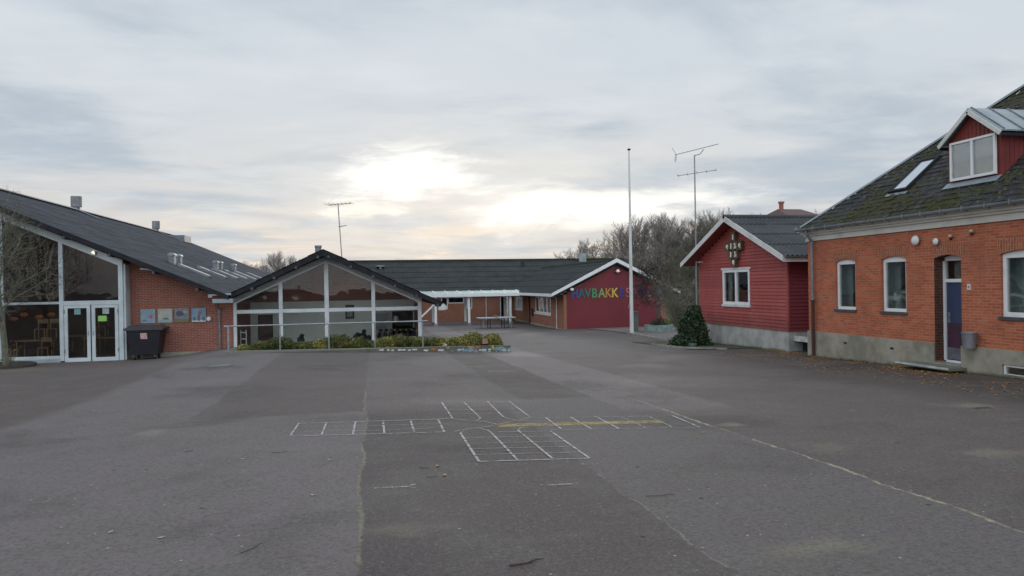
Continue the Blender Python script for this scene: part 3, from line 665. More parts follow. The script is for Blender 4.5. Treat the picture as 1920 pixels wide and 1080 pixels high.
core.wall('x',RX+.02,RX+.15,ya,yb_,-.05,2.5,[win[:2]+(win[2]-.05,win[3]+.05)])
core.prism([(RX+.02,ya,2.501),(RX+.02,yb_,2.501),(RX+.02,yc,gz(yc)-.02)],(.13,0,0))
core.box(RX+.15,21,ya,ya+.15,-.05,2.45); core.box(RX+.15,21,yb_-.15,yb_,-.05,2.45)
obj('wall',core,REDHOUSE,Rh)
sw=MB()
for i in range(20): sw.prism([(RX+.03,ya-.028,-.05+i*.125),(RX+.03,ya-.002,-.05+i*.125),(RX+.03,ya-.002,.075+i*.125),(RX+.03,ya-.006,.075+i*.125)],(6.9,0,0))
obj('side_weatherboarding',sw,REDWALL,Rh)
obj('corner_board',MB().box(RX-.036,RX+.03,ya-.034,ya+.05,-.05,2.46),REDHOUSE,Rh)
obj('plinth',MB().box(RX+.0,RX+.2,ya-.0,yb_,-1.4,-.055).box(RX+.2,21,ya,ya+.2,-1.4,-.055),PLINTHL,Rh)
w=window_x(Rh,RX-.045,win[0],win[1],win[2],win[3],bar=.10,dep=.08,mull=(26.03,),rails=())
obj('drip_board',MB().box(RX-.06,RX-.0,win[0]-.10,win[1]+.10,win[3]+.002,win[3]+.08),WHITEOLD,w); obj('sill',MB().box(RX-.07,RX-.0,win[0]-.06,win[1]+.06,win[2]-.09,win[2]-.003),WHITEOLD,w)
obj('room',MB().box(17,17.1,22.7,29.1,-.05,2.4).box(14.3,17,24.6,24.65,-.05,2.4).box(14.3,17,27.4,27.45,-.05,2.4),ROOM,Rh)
for yq in (win[0]+.03,win[1]-.35): obj('curtain',MB().box(RX+.17,RX+.2,yq,yq+.32,win[2],win[3]),CURT,Rh)
obj('radiator',MB().box(15.6,15.66,24.8,27.3,1.25,1.36),CURTW,Rh)
rr=MB(); 
for sgn,yo in ((-1,21.95),(1,30.05)):
    zo=zeave-.0; o=(13.58,yo,zo); vdir=Vector((0,-sgn*(yc-21.95),zap-zeave)); corr(rr,o,(1,0,0),11.5,vdir,vdir.length,.177,.026,6,1.15,.03)
RR=obj('roof',rr,RF_RED,Rh)
obj('ridge_cap',MB().tube((13.56,yc,zap+.02),(25,yc,zap+.02),.09,n=10),RF_RED,RR)
rk=MB()
for sgn,yo in ((-1,21.97),(1,30.03)): rk.prism([(13.6,yo,zeave-.05),(13.6,yc,zap-.05),(25,yc,zap-.05),(25,yo,zeave-.05)],(0,0,-.06))
obj('roof_boards',rk,RED,RR)
bb=MB()
for sgn,yo in ((-1,21.93),(1,30.07)): bb.prism([(13.56,yo,zeave-.17),(13.56,yo,zeave+.03),(13.56,yc,zap+.05),(13.56,yc,zap-.17)],(.03,0,0))
obj('bargeboard',bb,WHITEOLD,Rh)
eb=MB().box(13.6,22,21.93,21.96,2.34,2.50); obj('eaves_board',eb,WHITEOLD,Rh)
gb=MB(); gutter(gb,(13.62,21.87,2.53),(22,21.87,2.53),.06); obj('gutter',gb,ZINCD,Rh)
# emblem of carved boxes on the gable
EM=thing('gable_emblem',(14.05,26.0,3.0),'dark wooden cross of small boxes with pale carved reliefs high on the red gable','emblem')
cellw=.30; cz=3.46
cells=[(26.0,3.45)]+[(26.0+(i-1.5)*.325,3.10) for i in range(4)]+[(26.0+(i-.5)*.36,2.77) for i in range(2)]+[(26.0,2.47)]
pale=M('pale_relief',(.80,.74,.64),(.66,.60,.50),9.,.7)
for i,(y,z) in enumerate(cells):
    b=MB(); w_=.155;h_=.17 if i else .18
    b.box(13.96,14.06,y-w_,y+w_,z-h_,z+h_); b.box(13.93,13.96,y-w_-.01,y+w_+.01,z-h_-.01,z-h_+.03); b.box(13.93,13.96,y-w_-.01,y+w_+.01,z+h_-.03,z+h_+.01)
    b.box(13.93,13.96,y-w_-.01,y-w_+.03,z-h_+.03,z+h_-.03); b.box(13.93,13.96,y+w_-.03,y+w_+.01,z-h_+.03,z+h_-.03)
    e=obj('box',b,WOODD,EM)
    q=MB()
    if i%3==0: q.box(13.94,13.959,y-.03,y+.05,z-.11,z+.11)
    elif i%3==1: q.tube((13.959,y+.01,z),(13.94,y+.01,z),.085,.075,7); q.box(13.935,13.959,y-.06,y-.02,z-.11,z+.02)
    else: q.bar((13.95,y-.06,z-.10),(13.95,y+.05,z+.11),.05,.05); q.bar((13.95,y+.06,z-.11),(13.95,y+.0,z+.02),.05,.04)
    obj('relief',q,pale,e)
# slab / landing between the houses
L_=thing('entrance_landing',(14.6,21.5,-.6),'dark recess landing with pale concrete edge between the red house and brick house','landing')
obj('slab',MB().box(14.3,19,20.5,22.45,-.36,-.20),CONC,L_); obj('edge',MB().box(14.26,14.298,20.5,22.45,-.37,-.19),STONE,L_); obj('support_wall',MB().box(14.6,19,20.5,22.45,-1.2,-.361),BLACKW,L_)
# ================================================================== AERIALS
def yagi(par,c,d,L,els,lens,reflector=False):
    c=Vector(c);d=Vector(d).normalized();s=d.cross(Vector((0,0,1))).normalized();u=s.cross(d)
    b=MB(); b.tube(c-d*L*.45,c+d*L*.55,.014,n=6)
    for i in range(els):
        p=c-d*L*.42+d*L*.95*i/(els-1); l=lens[0]+(lens[1]-lens[0])*i/(els-1); b.tube(p-s*l,p+s*l,.008,n=5)
    if reflector:
        p=c-d*L*.42
        for a in (-.28,-.2,-.12,.12,.2,.28):
            q=p+u*a-d*abs(a)*.35; b.tube(q-s*.28,q+s*.28,.008,n=5)
        for s_ in (-.2,.2): b.tube(p+u*.28-d*.1+s*s_,p+s*s_,.008,n=5); b.tube(p-u*.28-d*.1+s*s_,p+s*s_,.008,n=5)
    return obj('antenna',b,ZINCD,par)
A1=thing('aerial_mast',(13.9,29.75,-1.1),'tall two-antenna aerial mast standing at the corner of the red house','aerial')
obj('mast',MB().tube((14.08,29.55,-1.2),(14.08,29.55,3.2),.045,n=8).tube((14.08,29.55,3.2),(14.08,29.55,7.3),.032,n=8),GALV,A1)
yagi(A1,(14.08,29.55,7.52),(.95,-.55,.20),1.9,12,(.10,.05),True); obj('bend',MB().path([(14.08,29.55,7.28),(14.28,29.44,7.32),(14.43,29.36,7.52)],.018,6),ZINCD,A1)
yagi(A1,(14.08,29.55,6.50),(.95,-.5,.10),1.7,5,(.55,.42)); obj('bracket',MB().box(13.88,14.12,28.9,28.93,2.55,2.59).bar((14.08,29.5,2.57),(14.1,28.9,2.57),.03,.03),WHITEOLD,A1)
A2=thing('roof_aerial',(-1.15,31.5,3.0),'slim aerial on the roof of the glass-fronted gable','aerial')
obj('mast',MB().tube((-1.15,31.0,2.7),(-1.28,31.0,5.18),.024,n=6),GALV,A2)
yagi(A2,(-1.25,31.0,5.22),(.97,-.35,.05),1.05,7,(.5,.3)); yagi(A2,(-1.12,31.0,4.3),(.9,-.3,.12),.3,3,(.2,.12))
# ================================================================== FLAGPOLE
FP=thing('flagpole',(14.17,37.9,-1.1),'tall white flagpole with dark knob in front of the red gable wall','flagpole')
obj('pole',MB().tube((14.17,37.9,-1.2),(14.17,37.9,3.5),.108,.085,14).tube((14.17,37.9,3.5),(14.17,37.9,9.05),.085,.036,14),M('flaking_white_paint',(.60,.60,.58),(.42,.42,.38),1.6,.6,.3,lo=.5,hi=.75,vec=(4,4,1)),FP,smooth=False)
obj('knob',MB().ball((14.17,37.9,9.12),.10,.6,12,8),BLACKP,FP,smooth=True)
obj('cleat',MB().box(14.0,14.05,37.85,37.95,.35,.5),GALV,FP); obj('foot',MB().tube((14.17,37.9,-1.25),(14.17,37.9,-1.02),.2,n=12),CONC,FP)
EB=thing('electric_cabinet',(15.2,39.8,-1.1),'narrow grey-green cabinet behind the flagpole','cabinet')
obj('body',MB().box(14.86,15.22,39.6,39.9,-1.15,.02),M('grey_green_metal',(.13,.16,.15),(.1,.12,.11),3.,.6),EB); obj('lid',MB().box(14.83,15.25,39.57,39.93,.021,.06),ZINCD,EB)
# ================================================================== WING + BACK BUILDING
WG=thing('school_wing',(16.4,46.4,-1.35),'long low dark-roofed school wing with dark red painted gable wall','school building')
wl=MB(); 
wy=[(48.06+.2,49.6,-1.5,-1.5)]
h2=[(49.95,55.1,-.45,.80),(59.7,64.2,-.40,.80),(56.6,57.6,-1.42,.80)]
wl.wall('x',12.6,12.9,46.4,63.0,-1.6,1.02,h2)
wl.prism([(12.9,46.4,-1.6),(19.6,46.4,-1.6),(19.6,46.4,1.2),(16.3,46.4,2.95),(12.9,46.4,1.25)],(0,.3,0))
wl.box(19.6,19.9,46.4,63,-1.6,1.02)
wl.wall('y',63.0,63.3,-4.2,12.6,-1.6,1.02,[(6.03,6.62,-.31,.78),(6.63,8.04,.2,.76),(8.28,8.78,-.31,.78),(11.25,12.1,-1.42,.8)])
wl.box(-4.2,-3.9,63.3,75,-1.6,3.5); wl.box(19.9,24,63,63.3,-1.6,1.02)
obj('wall',wl,BR_WING,WG)
obj('plinth',MB().wall('x',12.57,12.598,46.37,63.,-1.6,-1.28,[(56.6,57.6,-2,0)]).box(12.57,19.93,46.37,46.398,-1.6,-1.28),PLINTH,WG)
# painted gable panel: proud of the brick
obj('painted_wall',MB().prism([(12.82,46.36,-1.27),(19.45,46.36,-1.27),(19.45,46.36,1.28),(16.3,46.36,2.90),(12.82,46.36,1.12)],(0,.038,0)),REDWALL,WG)
for (a,b_,z0,z1),mu in zip(h2[:2],((51.2,52.5,53.8),(60.8,61.9,63.0))): window_x(WG,12.66,a,b_,z0,z1,bar=.11,dep=.06,mull=mu,sill=(.12,.09,WHITE))
obj('door',MB().box(12.7,12.75,56.62,57.58,-1.4,.78),BLACKW,WG); obj('wall_box',MB().box(12.5,12.6,54.9+.6,55.9,-.75,-.15),BLACKP,WG)
for yq in (50.2,51.6,52.9): obj('curtain',MB().box(12.95,12.98,yq,yq+.75,-.45,.8),M('mauve_curtain',(.34,.28,.28),None,rough=.8),WG)
window_y(WG,63.06,6.03,6.62,-.31,.78,bar=.09); window_y(WG,63.06,6.63,8.04,.2,.76,bar=.07); window_y(WG,63.06,8.28,8.78,-.31,.78,bar=.09)
dd=window_y(WG,63.06,11.26,12.09,-1.4,.78,name='glazed_door',bar=.10); 
obj('downpipe',MB().path([(12.1,48.0,1.0),(12.52,48.0,.78),(12.52,48.0,-1.35)],.04,8),WHITEOLD,WG)
obj('downpipe',MB().path([(10.0,62.94,.95),(10.0,62.94,-1.35)],.04,8),WHITEOLD,WG)
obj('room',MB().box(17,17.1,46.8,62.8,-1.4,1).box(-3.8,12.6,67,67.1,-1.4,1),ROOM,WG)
ra=MB(); rk=.50
vd=Vector((4.5,0,2.22)); corr(ra,(11.75,46.1,1.08),(0,1,0),24,vd,vd.length,.25,.022,3,1.1,.03)
vd2=Vector((-4.5,0,2.22)); corr(ra,(20.75,46.1,1.08),(0,1,0),24,vd2,vd2.length,.25,.022,3,1.1,.03)
vd3=Vector((0,6.3,3.1)); corr(ra,(-4.7,62.5,1.08),(1,0,0),30,vd3,vd3.length,.25,.022,3,1.1,.03)
vd4=Vector((0,-6.3,3.1)); corr(ra,(-4.7,75.1,1.08),(1,0,0),30,vd4,vd4.length,.25,.022,3,2.4,.03)
WR=obj('roof',ra,RF_BACK,WG)
rd=MB(); rd.bar((16.25,46.3,3.33),(16.25,67.5,3.33),.26,.09); rd.bar((-4.7,68.8,4.22),(25,68.8,4.22),.3,.11)
obj('mossy_ridge',rd,MOSSR,WR)
sf=MB(); sf.prism([(11.8,46.1,1.0),(16.25,46.1,3.2),(20.7,46.1,1.0),(20.5,46.1,.92),(16.25,46.1,3.02),(12.0,46.1,.92)],(0,20,0)); 
obj('soffit',sf,BLACKW,WR)
bg_=MB(); bg_.prism([(11.72,46.04,.93),(11.72,46.04,1.13),(16.25,46.04,3.40),(16.25,46.04,3.14)],(0,.05,0)); bg_.prism([(20.78,46.04,.93),(20.78,46.04,1.13),(16.25,46.04,3.40),(16.25,46.04,3.14)],(0,.05,0))
bg_.box(13.0,13.2,46.02,46.3,1.30,1.45)
obj('bargeboard',bg_,WHITE,WG)
fc=MB().box(11.68,11.72,46.09,62.5,.90,1.10).box(-4.7,11.68,62.42,62.46,.92,1.10); obj('fascia',fc,WHITE,WG)
vt=obj('roof_vent',MB().box(20.2,20.9,68.2,68.6,3.9,4.75),ZINC,WR)
obj('roof_vent',MB().tube((14.3,67.4,3.3),(14.3,67.4,3.85),.12,n=10).tube((14.3,67.4,3.85),(14.3,67.4,3.95),.18,n=10),BLACKP,WR)
obj('roof_vent',MB().tube((.9,67.3,3.2),(.9,67.3,3.62),.12,n=10).tube((.9,67.3,3.62),(.9,67.3,3.72),.42,n=10),ZINC,WR)
gl_=thing('gable_lamp',(16.35,46.3,2.5),'small white lamp under the peak of the dark red gable','lamp')
obj('shade',MB().tube((16.35,46.2,2.66),(16.35,46.2,2.50),.06,.17,12),WHITE,gl_); obj('bracket',MB().box(16.3,16.4,46.2,46.36,2.66,2.72),BLACKP,gl_); obj('bulb',MB().ball((16.35,46.2,2.48),.1,.7,10,6),WHITE,gl_)
# letters
LT=thing('lettering',(13.1,46.3,.8),'row of painted multicoloured letters across the dark red gable wall','lettering')
cols=[('H',(.03,.09,.33),'blue'),('A',(.02,.13,.16),'teal'),('V',(.03,.17,.13),'sea green'),('B',(.06,.30,.13),'green'),('A',(.20,.36,.13),'light green'),('K',(.50,.24,.06),'orange'),('K',(.55,.44,.07),'yellow'),('E',(.035,.045,.24),'dark blue'),('S',(.42,.15,.16),'pink'),('K',(.25,.05,.12),'purple red'),('O',(.03,.04,.16),'dark blue'),('L',(.40,.30,.10),'ochre'),('E',(.10,.05,.14),'violet'),('N',(.03,.06,.20),'blue')]
xs=[13.10,13.60,14.05,14.52,15.0,15.47,15.92,16.45,16.93,17.42,17.90,18.42,18.85,19.28]
for (ch,cc,nm),x in zip(cols,xs):
    cu_=bpy.data.curves.new('letter_curve','FONT'); cu_.body=ch; cu_.size=.86; cu_.extrude=.012; cu_.offset=.022
    to=bpy.data.objects.new('tmp',cu_); col.objects.link(to); bpy.context.view_layer.update()
    me=bpy.data.meshes.new_from_object(to.evaluated_get(bpy.context.evaluated_depsgraph_get())); bpy.data.objects.remove(to)
    me.materials.clear(); me.materials.append(M('letter_'+nm.replace(' ','_'),cc,tuple(v*.75 for v in cc),4.,.6))
    o=bpy.data.objects.new('letter',me); col.objects.link(o); o.parent=LT; o.location=Vector((x,46.335,.80))-LT.location; o.rotation_euler=(R(90),0,0); o.scale=(.82,1,1)
    o['label']=nm+' letter '+ch
# canopy
CN=thing('canopy',(8,58,-1.4),'white-framed translucent canopy on white posts in front of the back wall','canopy')
cs=MB(); cs.prism([(1.0,56.6,1.08),(12.0,56.6,1.08),(12.0,59.6,1.28),(1.0,59.6,1.28)],(0,0,.03))
cp=obj('roof_sheet',cs,M('frosted_sheet',(.55,.62,.60),(.45,.52,.5),1.,.25),CN)
rb=MB()
for i in range(12): rb.bar((1.0+i,56.55,1.13),(1.0+i,59.6,1.33),.06,.05)
obj('glazing_bar',rb,WHITE,cp)
fb_=MB().box(1.0,12.0,56.5,56.58,.86,1.10); fb_.box(1.0,12.0,59.3,59.38,.95,1.2); obj('beam',fb_,WHITE,CN)
for x in (2.2,5.0,7.65,11.0):
    for y in (56.9,59.2):
        gz_=g(x,y)
        p_=obj('post',MB().box(x-.09,x+.09,y-.09,y+.09,gz_+.2,.90),WHITE,CN); obj('foot',MB().box(x-.14,x+.14,y-.14,y+.14,gz_-.05,gz_+.2),CONC,p_)
obj('brace',MB().bar((4.9,56.9,.3),(3.2,56.9,-1.3),.08,.12),WHITE,CN)
# table tennis table
TT=thing('table_tennis_table',(8.9,52,-1.4),'grey outdoor table tennis table on steel legs by the canopy','table')
obj('table_top',MB().box(7.6,10.34,51.3,52.82,-.68,-.62),M('pale_table_top',(.36,.38,.39),(.28,.30,.31),2.,.5),TT)
obj('net',MB().box(8.96,8.98,51.2,52.9,-.619,-.47),ZINCD,TT)
for x in (7.95,8.45,9.5,10.0):
    for y in (51.5,52.6): obj('leg',MB().box(x-.03,x+.03,y-.03,y+.03,-1.42,-.68),BLACKP if x in(8.45,9.5) else ZINCD,TT)
obj('frame',MB().box(8.4,9.55,51.9,52.0,-1.38,-1.33),ZINCD,TT)
# ================================================================== GLASS GABLE HALL (centre)
MG=thing('glass_gable_hall',(-1.8,30.8,-.8),'low hall with fully glazed white-framed gable and black roof edge','hall')
GY=30.8; xl,xr=-5.47,2.10; xa=-1.80; zp=2.80; rl=(2.80-1.12)/(xa-xl); rr_=(2.80-1.02)/(xr-xa)
def top(x): return zp-(rl*(xa-x) if x<xa else rr_*(x-xa))
fr_=MB(); bw=.13
for x,w_ in ((xl+.06,.12),(-3.63,.15),(xa,.17),(.10,.15),(xr-.07,.15)):
    zt=min(top(x-w_/2),top(x+w_/2)); fr_.prism([(x-w_/2,GY-.02,-.80),(x+w_/2,GY-.02,-.80),(x+w_/2,GY-.02,top(x+w_/2)),(x-w_/2,GY-.02,top(x-w_/2))] if x!=xa else [(x-w_/2,GY-.02,-.80),(x+w_/2,GY-.02,-.80),(x+w_/2,GY-.02,top(x+w_/2)),(x,GY-.02,zp),(x-w_/2,GY-.02,top(x-w_/2))],(0,.12,0))
fr_.box(xl,xr,GY,GY+.09,.73,.88); fr_.box(xl,xr,GY,GY+.09,-.88,-.76)
for p,q in (((xl,top(xl)),(xa,zp)),((xa,zp),(xr,top(xr)))):
    fr_.prism([(p[0],GY-.01,p[1]-.02),(q[0],GY-.01,q[1]-.02),(q[0],GY-.01,q[1]+.06),(p[0],GY-.01,p[1]+.06)],(0,.1,0))
MF=obj('window_frame',fr_,M('soft_white_frame',(.60,.63,.64),(.5,.53,.54),1.2,.5),MG)
xsM=[xl,-3.63,xa,.10,xr]
for a,b_ in zip(xsM,xsM[1:]):
    obj('pane',MB().box(a+.05,b_-.05,GY+.04,GY+.052,-.78,.76),GLM,MF)
    obj('pane',MB().prism([(a+.05,GY+.04,.86),(b_-.05,GY+.04,.86),(b_-.05,GY+.04,top(b_-.05)),(a+.05,GY+.04,top(a+.05))],(0,.012,0)),GLM,MF)
rkb=MB()
rkb.prism([(xl-.03,GY-.03,top(xl)+.03),(xa,GY-.03,zp+.04),(xa,GY-.03,zp+.26),(xl-.03,GY-.03,top(xl)+.23)],(0,.12,0)); rkb.prism([(xr+.03,GY-.03,top(xr)+.03),(xa,GY-.03,zp+.04),(xa,GY-.03,zp+.26),(xr+.03,GY-.03,top(xr)+.25)],(0,.12,0))
obj('rake_board',rkb,RAKE,MG)
# roof slabs with black edge; right slope overhangs further
ap=(-1.86,3.27); Le=(-5.42,1.55); Re=(3.02,.98)
rb_=MB(); th=.25
for e in (Le,Re):
    rb_.prism([(ap[0],29.95,ap[1]),(e[0],29.95,e[1]),(e[0],29.95,e[1]-.17),(ap[0],29.95,ap[1]-.25)],(0,.05,0))
obj('roof_edge',rb_,BLACKW,MG)
rs=MB()
for e in (Le,Re): rs.prism([(ap[0],30.0,ap[1]-.04),(e[0],30.0,e[1]-.04),(e[0],30.0,e[1]-.15),(ap[0],30.0,ap[1]-.20)],(0,15,0))
rc=MB(); v1=Vector((ap[0]-Le[0],0,ap[1]-Le[1])); corr(rc,(Le[0],29.93,Le[1]+.0),(0,1,0),15.1,v1,v1.length,.25,.02,4,1.1,.02)
v2=Vector((ap[0]-Re[0],0,ap[1]-Re[1])); corr(rc,(Re[0],29.93,Re[1]+.0),(0,1,0),15.1,v2,v2.length,.25,.02,4,1.1,.02)
MR=obj('roof',rs,BLACKW,MG); obj('roof_sheets',rc,RF_LEFT,MR)
# purlin ends
for i in range(8):
    s_=i/7
    for e,cond in ((Le,i<4),(Re,i<6)):
        if not cond: continue
        u_=(i+.25)/(4.2 if e is Le else 5.6); x=ap[0]+(e[0]-ap[0])*u_; z=ap[1]+(e[1]-ap[1])*u_-.20
        obj('purlin_end',MB().bar((x,29.90,z),(x,30.75,z),.09,.10),PURL,MG)
obj('eaves_end',MB().box(2.75,3.05,29.9,30.2,.72,.86).bar((2.9,29.95,.95),(3.08,29.95,.78),.06,.16),WHITEOLD,MG)
ws=MB(); ws.box(xl-.0,xl+.1,GY+.13,45,-.9,1.0); ws.box(xr-.1,xr,GY+.13,45,-.9,.95); obj('side_wall',ws,BR_LEFT,MG)
rm_=MB(); rm_.wall('y',34.3,34.4,xl+.1,xr-.1,-.9,1.12,[(-5.05,-4.40,-.9,.55),(.97,1.95,-.9,.58)]); ivw=obj('inner_wall',rm_,GREYG,MG)
ib=MB(); ib.prism([(xl+.1,34.3,1.13),(xr-.1,34.3,1.13),(xa,34.3,2.95)],(0,.1,0)); obj('inner_brick_gable',ib,BR_INNER,MG)
obj('floor',MB().box(xl+.1,xr-.1,GY+.1,44.5,-.95,-.85),FLOORIN,MG)
obj('inner_door',MB().box(-5.0,-4.45,34.32,34.36,-.85,.52),M('dark_red_brown_door',(.10,.035,.028),None,rough=.5),ivw); obj('back_room',MB().prism([(xl+.1,37,-.9),(xr-.1,37,-.9),(xr-.1,37,1.0),(xa,37,2.8),(xl+.1,37,1.0)],(0,.1,0)),DARK,MG)
obj('ceiling_lamp',MB().tube((-4.05,32.3,1.75),(-4.05,32.3,1.65),.13,n=12),CURTW,MG)
PIC=thing('framed_picture',(-.97,34.25,.6),'black framed picture on the grey wall inside the glass gable','picture')
obj('frame',MB().box(-1.17,-.77,34.24,34.296,.27,.92),BLACKP,PIC); obj('print',MB().box(-1.09,-.85,34.225,34.239,.37,.80),M('picture_print',(.35,.36,.36),(.12,.14,.16),8.,.5),PIC)
CB=thing('cupboard',(.37,34.0,-.85),'grey-blue cupboard behind the glass gable, left of the doorway','cupboard')
obj('body',MB().box(.05,.70,33.8,34.25,-.85,.50),M('grey_blue_laminate',(.17,.20,.22),(.14,.16,.18),2.,.5),CB); obj('top_box',MB().box(.08,.66,33.8,34.25,.50,.64),CURTW,CB)
LP=thing('table_lamp',(1.15,33.9,.2),'white-shaded lamp standing in the doorway of the glass gable','lamp')
obj('shade',MB().tube((1.12,33.6,.15),(1.12,33.6,.38),.13,.11,12),CURTW,LP); obj('stand',MB().tube((1.12,33.6,-.85),(1.12,33.6,.15),.03,n=8),BLACKP,LP)
BN=thing('coat_bench',(.9,31.6,-.8),'bench rail with dark coats hung in a row inside the glass gable','bench')
obj('rail',MB().box(.2,2.0,31.55,31.62,-.18,-.12).box(.2,.26,31.55,31.62,-.86,-.18).box(1.9,1.96,31.55,31.62,-.86,-.18),WOODL,BN)
rr2=random.Random(5)
for i in range(7):
    x=.35+i*.24; b=MB(); b.ball((x,31.5,-.36-.05*rr2.random()),.10,1.9,10,8); b.ball((x+.04,31.5,-.14+.1*rr2.random()*(i>4)),.08,.8,8,6)
    obj('coat',b,M('dark_cloth',(.018,.018,.025),None,rough=.9),BN,smooth=True)
for i,x in enumerate((-1.25,-.62,-.35,-.15,-2.9)):
    t_=thing('school_bag',(x,31.3,-.6),['flat dark bag on the floor behind the middle pane','dark round bag behind the third pane','tall dark bag behind the third pane','dark bag leaning at the third pane, rightmost of its row','small dark bag behind the second pane'][i],'bag')
    b=MB(); b.ball((x,31.25,-.55+.1*(i%3)),.16,1.0+.4*(i%2),10,8); obj('body',b,M('dark_cloth',(.018,.018,.025)),t_,smooth=True); obj('flap',MB().ball((x+.05,31.2,-.38+.12*(i%3)),.10,.8,8,6),M('dark_cloth',(.018,.018,.025)),t_,smooth=True)
LD=thing('step_ladder',(-5.2,31.3,-.8),'small white step stool just inside the left pane of the glass gable','ladder')
lb=MB(); lb.box(-5.30,-5.26,31.2,31.25,-.85,.05); lb.box(-5.08,-5.04,31.2,31.25,-.85,.05)
obj('side_rails',lb,CURTW,LD)
for z in (-.62,-.35,-.08): obj('rung',MB().box(-5.26,-5.08,31.19,31.26,z,z+.05),CURTW,LD)
obj('roof_flue',MB().tube((-2.15,31.5,3.0),(-2.15,31.5,3.50),.13,n=14).tube((-2.15,31.5,3.44),(-2.15,31.5,3.52),.15,n=14),ZINCD,MG)
# ================================================================== LEFT HALL
LH=thing('school_hall',(-10,30.8,-.9),'large school hall on the left with glazed entrance, red brick wall and long dark roof','hall')
LY=30.8; GX=-9.42
lk=.435
def lz(x): return 1.5+lk*(-5.5-x)          # roof top surface
bw_=MB(); 
bw_.prism([(-9.32,LY,-.74),(-5.47,LY,-.74),(-5.47,LY,1.25),(-9.32,LY,lz(-9.32)-.25)],(0,.3,0))
bw_.box(-5.8,-5.5,LY+.3,69,-.74,1.2); 
obj('wall',bw_,BR_LEFT,LH)
obj('plinth',MB().box(-9.32,-5.47,LY-.02,LY+.25,-1.2,-.742),PLINTH,LH)
obj('corner_panel',MB().prism([(-9.40,30.28,-.95),(-9.40,30.28,2.8),(-9.325,30.28,2.76),(-9.325,30.28,-.95)],(0,.6,0)),FRAME,LH)
GYL=30.2
lf=MB()
def lt(x): return 2.72+.435*(-9.54-x)
for x0,x1,z0 in ((-9.56,-9.402,-.98),(-11.64,-11.50,-.9),(-13.68,-13.54,-.75),(-15.9,-15.76,-.75)):
    lf.prism([(x0,GYL,z0),(x1,GYL,z0),(x1,GYL,lt(x1)+.05),(x0,GYL,lt(x0)+.05)],(0,.14,0))
lf.box(-17.3,-13.68,GYL+.02,GYL+.12,1.26,1.36); lf.box(-13.54,-11.64,GYL+.02,GYL+.12,1.27,1.36); lf.box(-11.50,-9.56,GYL+.02,GYL+.12,1.22,1.38)
lf.box(-17.3,-13.68,GYL+.02,GYL+.12,-.82,-.70); lf.box(-13.54,-11.64,GYL+.02,GYL+.12,-.82,-.70)
lf.prism([(-17.3,GYL-.01,lt(-17.3)+.0),(-9.4,GYL-.01,lt(-9.4)+.0),(-9.4,GYL-.01,lt(-9.4)+.27),(-17.3,GYL-.01,lt(-17.3)+.27)],(0,.12,0))
LFm=obj('window_frame',lf,FRAME,LH)
for a,b_,z0 in ((-17.2,-15.9,-.72),(-15.76,-13.68,-.72),(-13.54,-11.64,-.72)):
    obj('pane',MB().box(a,b_,GYL+.06,GYL+.072,z0,1.28),GLD,LFm)
    obj('pane',MB().prism([(a,GYL+.06,1.35),(b_,GYL+.06,1.35),(b_,GYL+.06,lt(b_)),(a,GYL+.06,lt(a))],(0,.012,0)),GLD,LFm)
obj('pane',MB().prism([(-11.5,GYL+.06,1.37),(-9.56,GYL+.06,1.37),(-9.56,GYL+.06,lt(-9.56)),(-11.5,GYL+.06,lt(-11.5))],(0,.012,0)),GLD,LFm)
obj('base_panel',MB().box(-17.3,-11.64,GYL+.03,GYL+.5,-1.3,-.822),M('pale_blue_grey_panel',(.36,.40,.43),(.28,.32,.35),1.5,.6),LH)
NOT=[(.19,.42,.42),(.38,.46,.46)]
for i,(a,b_) in enumerate(((-11.48,-10.57),(-10.52,-9.58))):
    db=MB(); bwid=.12
    db.box(a,b_,GYL+.0,GYL+.07,-.95,-.80); db.box(a,b_,GYL,GYL+.07,1.10,1.21); db.box(a,a+bwid,GYL,GYL+.07,-.80,1.10); db.box(b_-bwid,b_,GYL,GYL+.07,-.80,1.10)
    dL=obj('door',db,FRAME,LH); obj('pane',MB().box(a+.1,b_-.1,GYL+.03,GYL+.042,-.82,1.12),GLD,dL)
    obj('handle',MB().tube((b_-.06 if i==0 else a+.06,GYL-.04,.05),(b_-.06 if i==0 else a+.06,GYL-.04,.22),.014,n=8),GALV,dL)
    obj('notice',MB().box(*((-11.13,-10.91) if i==0 else (-10.14,-9.91)),GYL+.022,GYL+.028,.86,1.08),M('notice_teal' if i==0 else 'notice_pale',NOT[i],tuple(v*.6 for v in NOT[i]),14.,.5),dL)
    if i: obj('notice',MB().box(-10.30,-10.0,GYL+.022,GYL+.028,.58,.79),M('green_notice',(.25,.55,.12),None,rough=.5),dL)
    for zz_ in (-.6,.9): obj('hinge',MB().box((a-.01 if i==0 else b_-.03),(a+.03 if i==0 else b_+.01),GYL-.015,GYL,zz_,zz_+.14),ZINCD,dL)
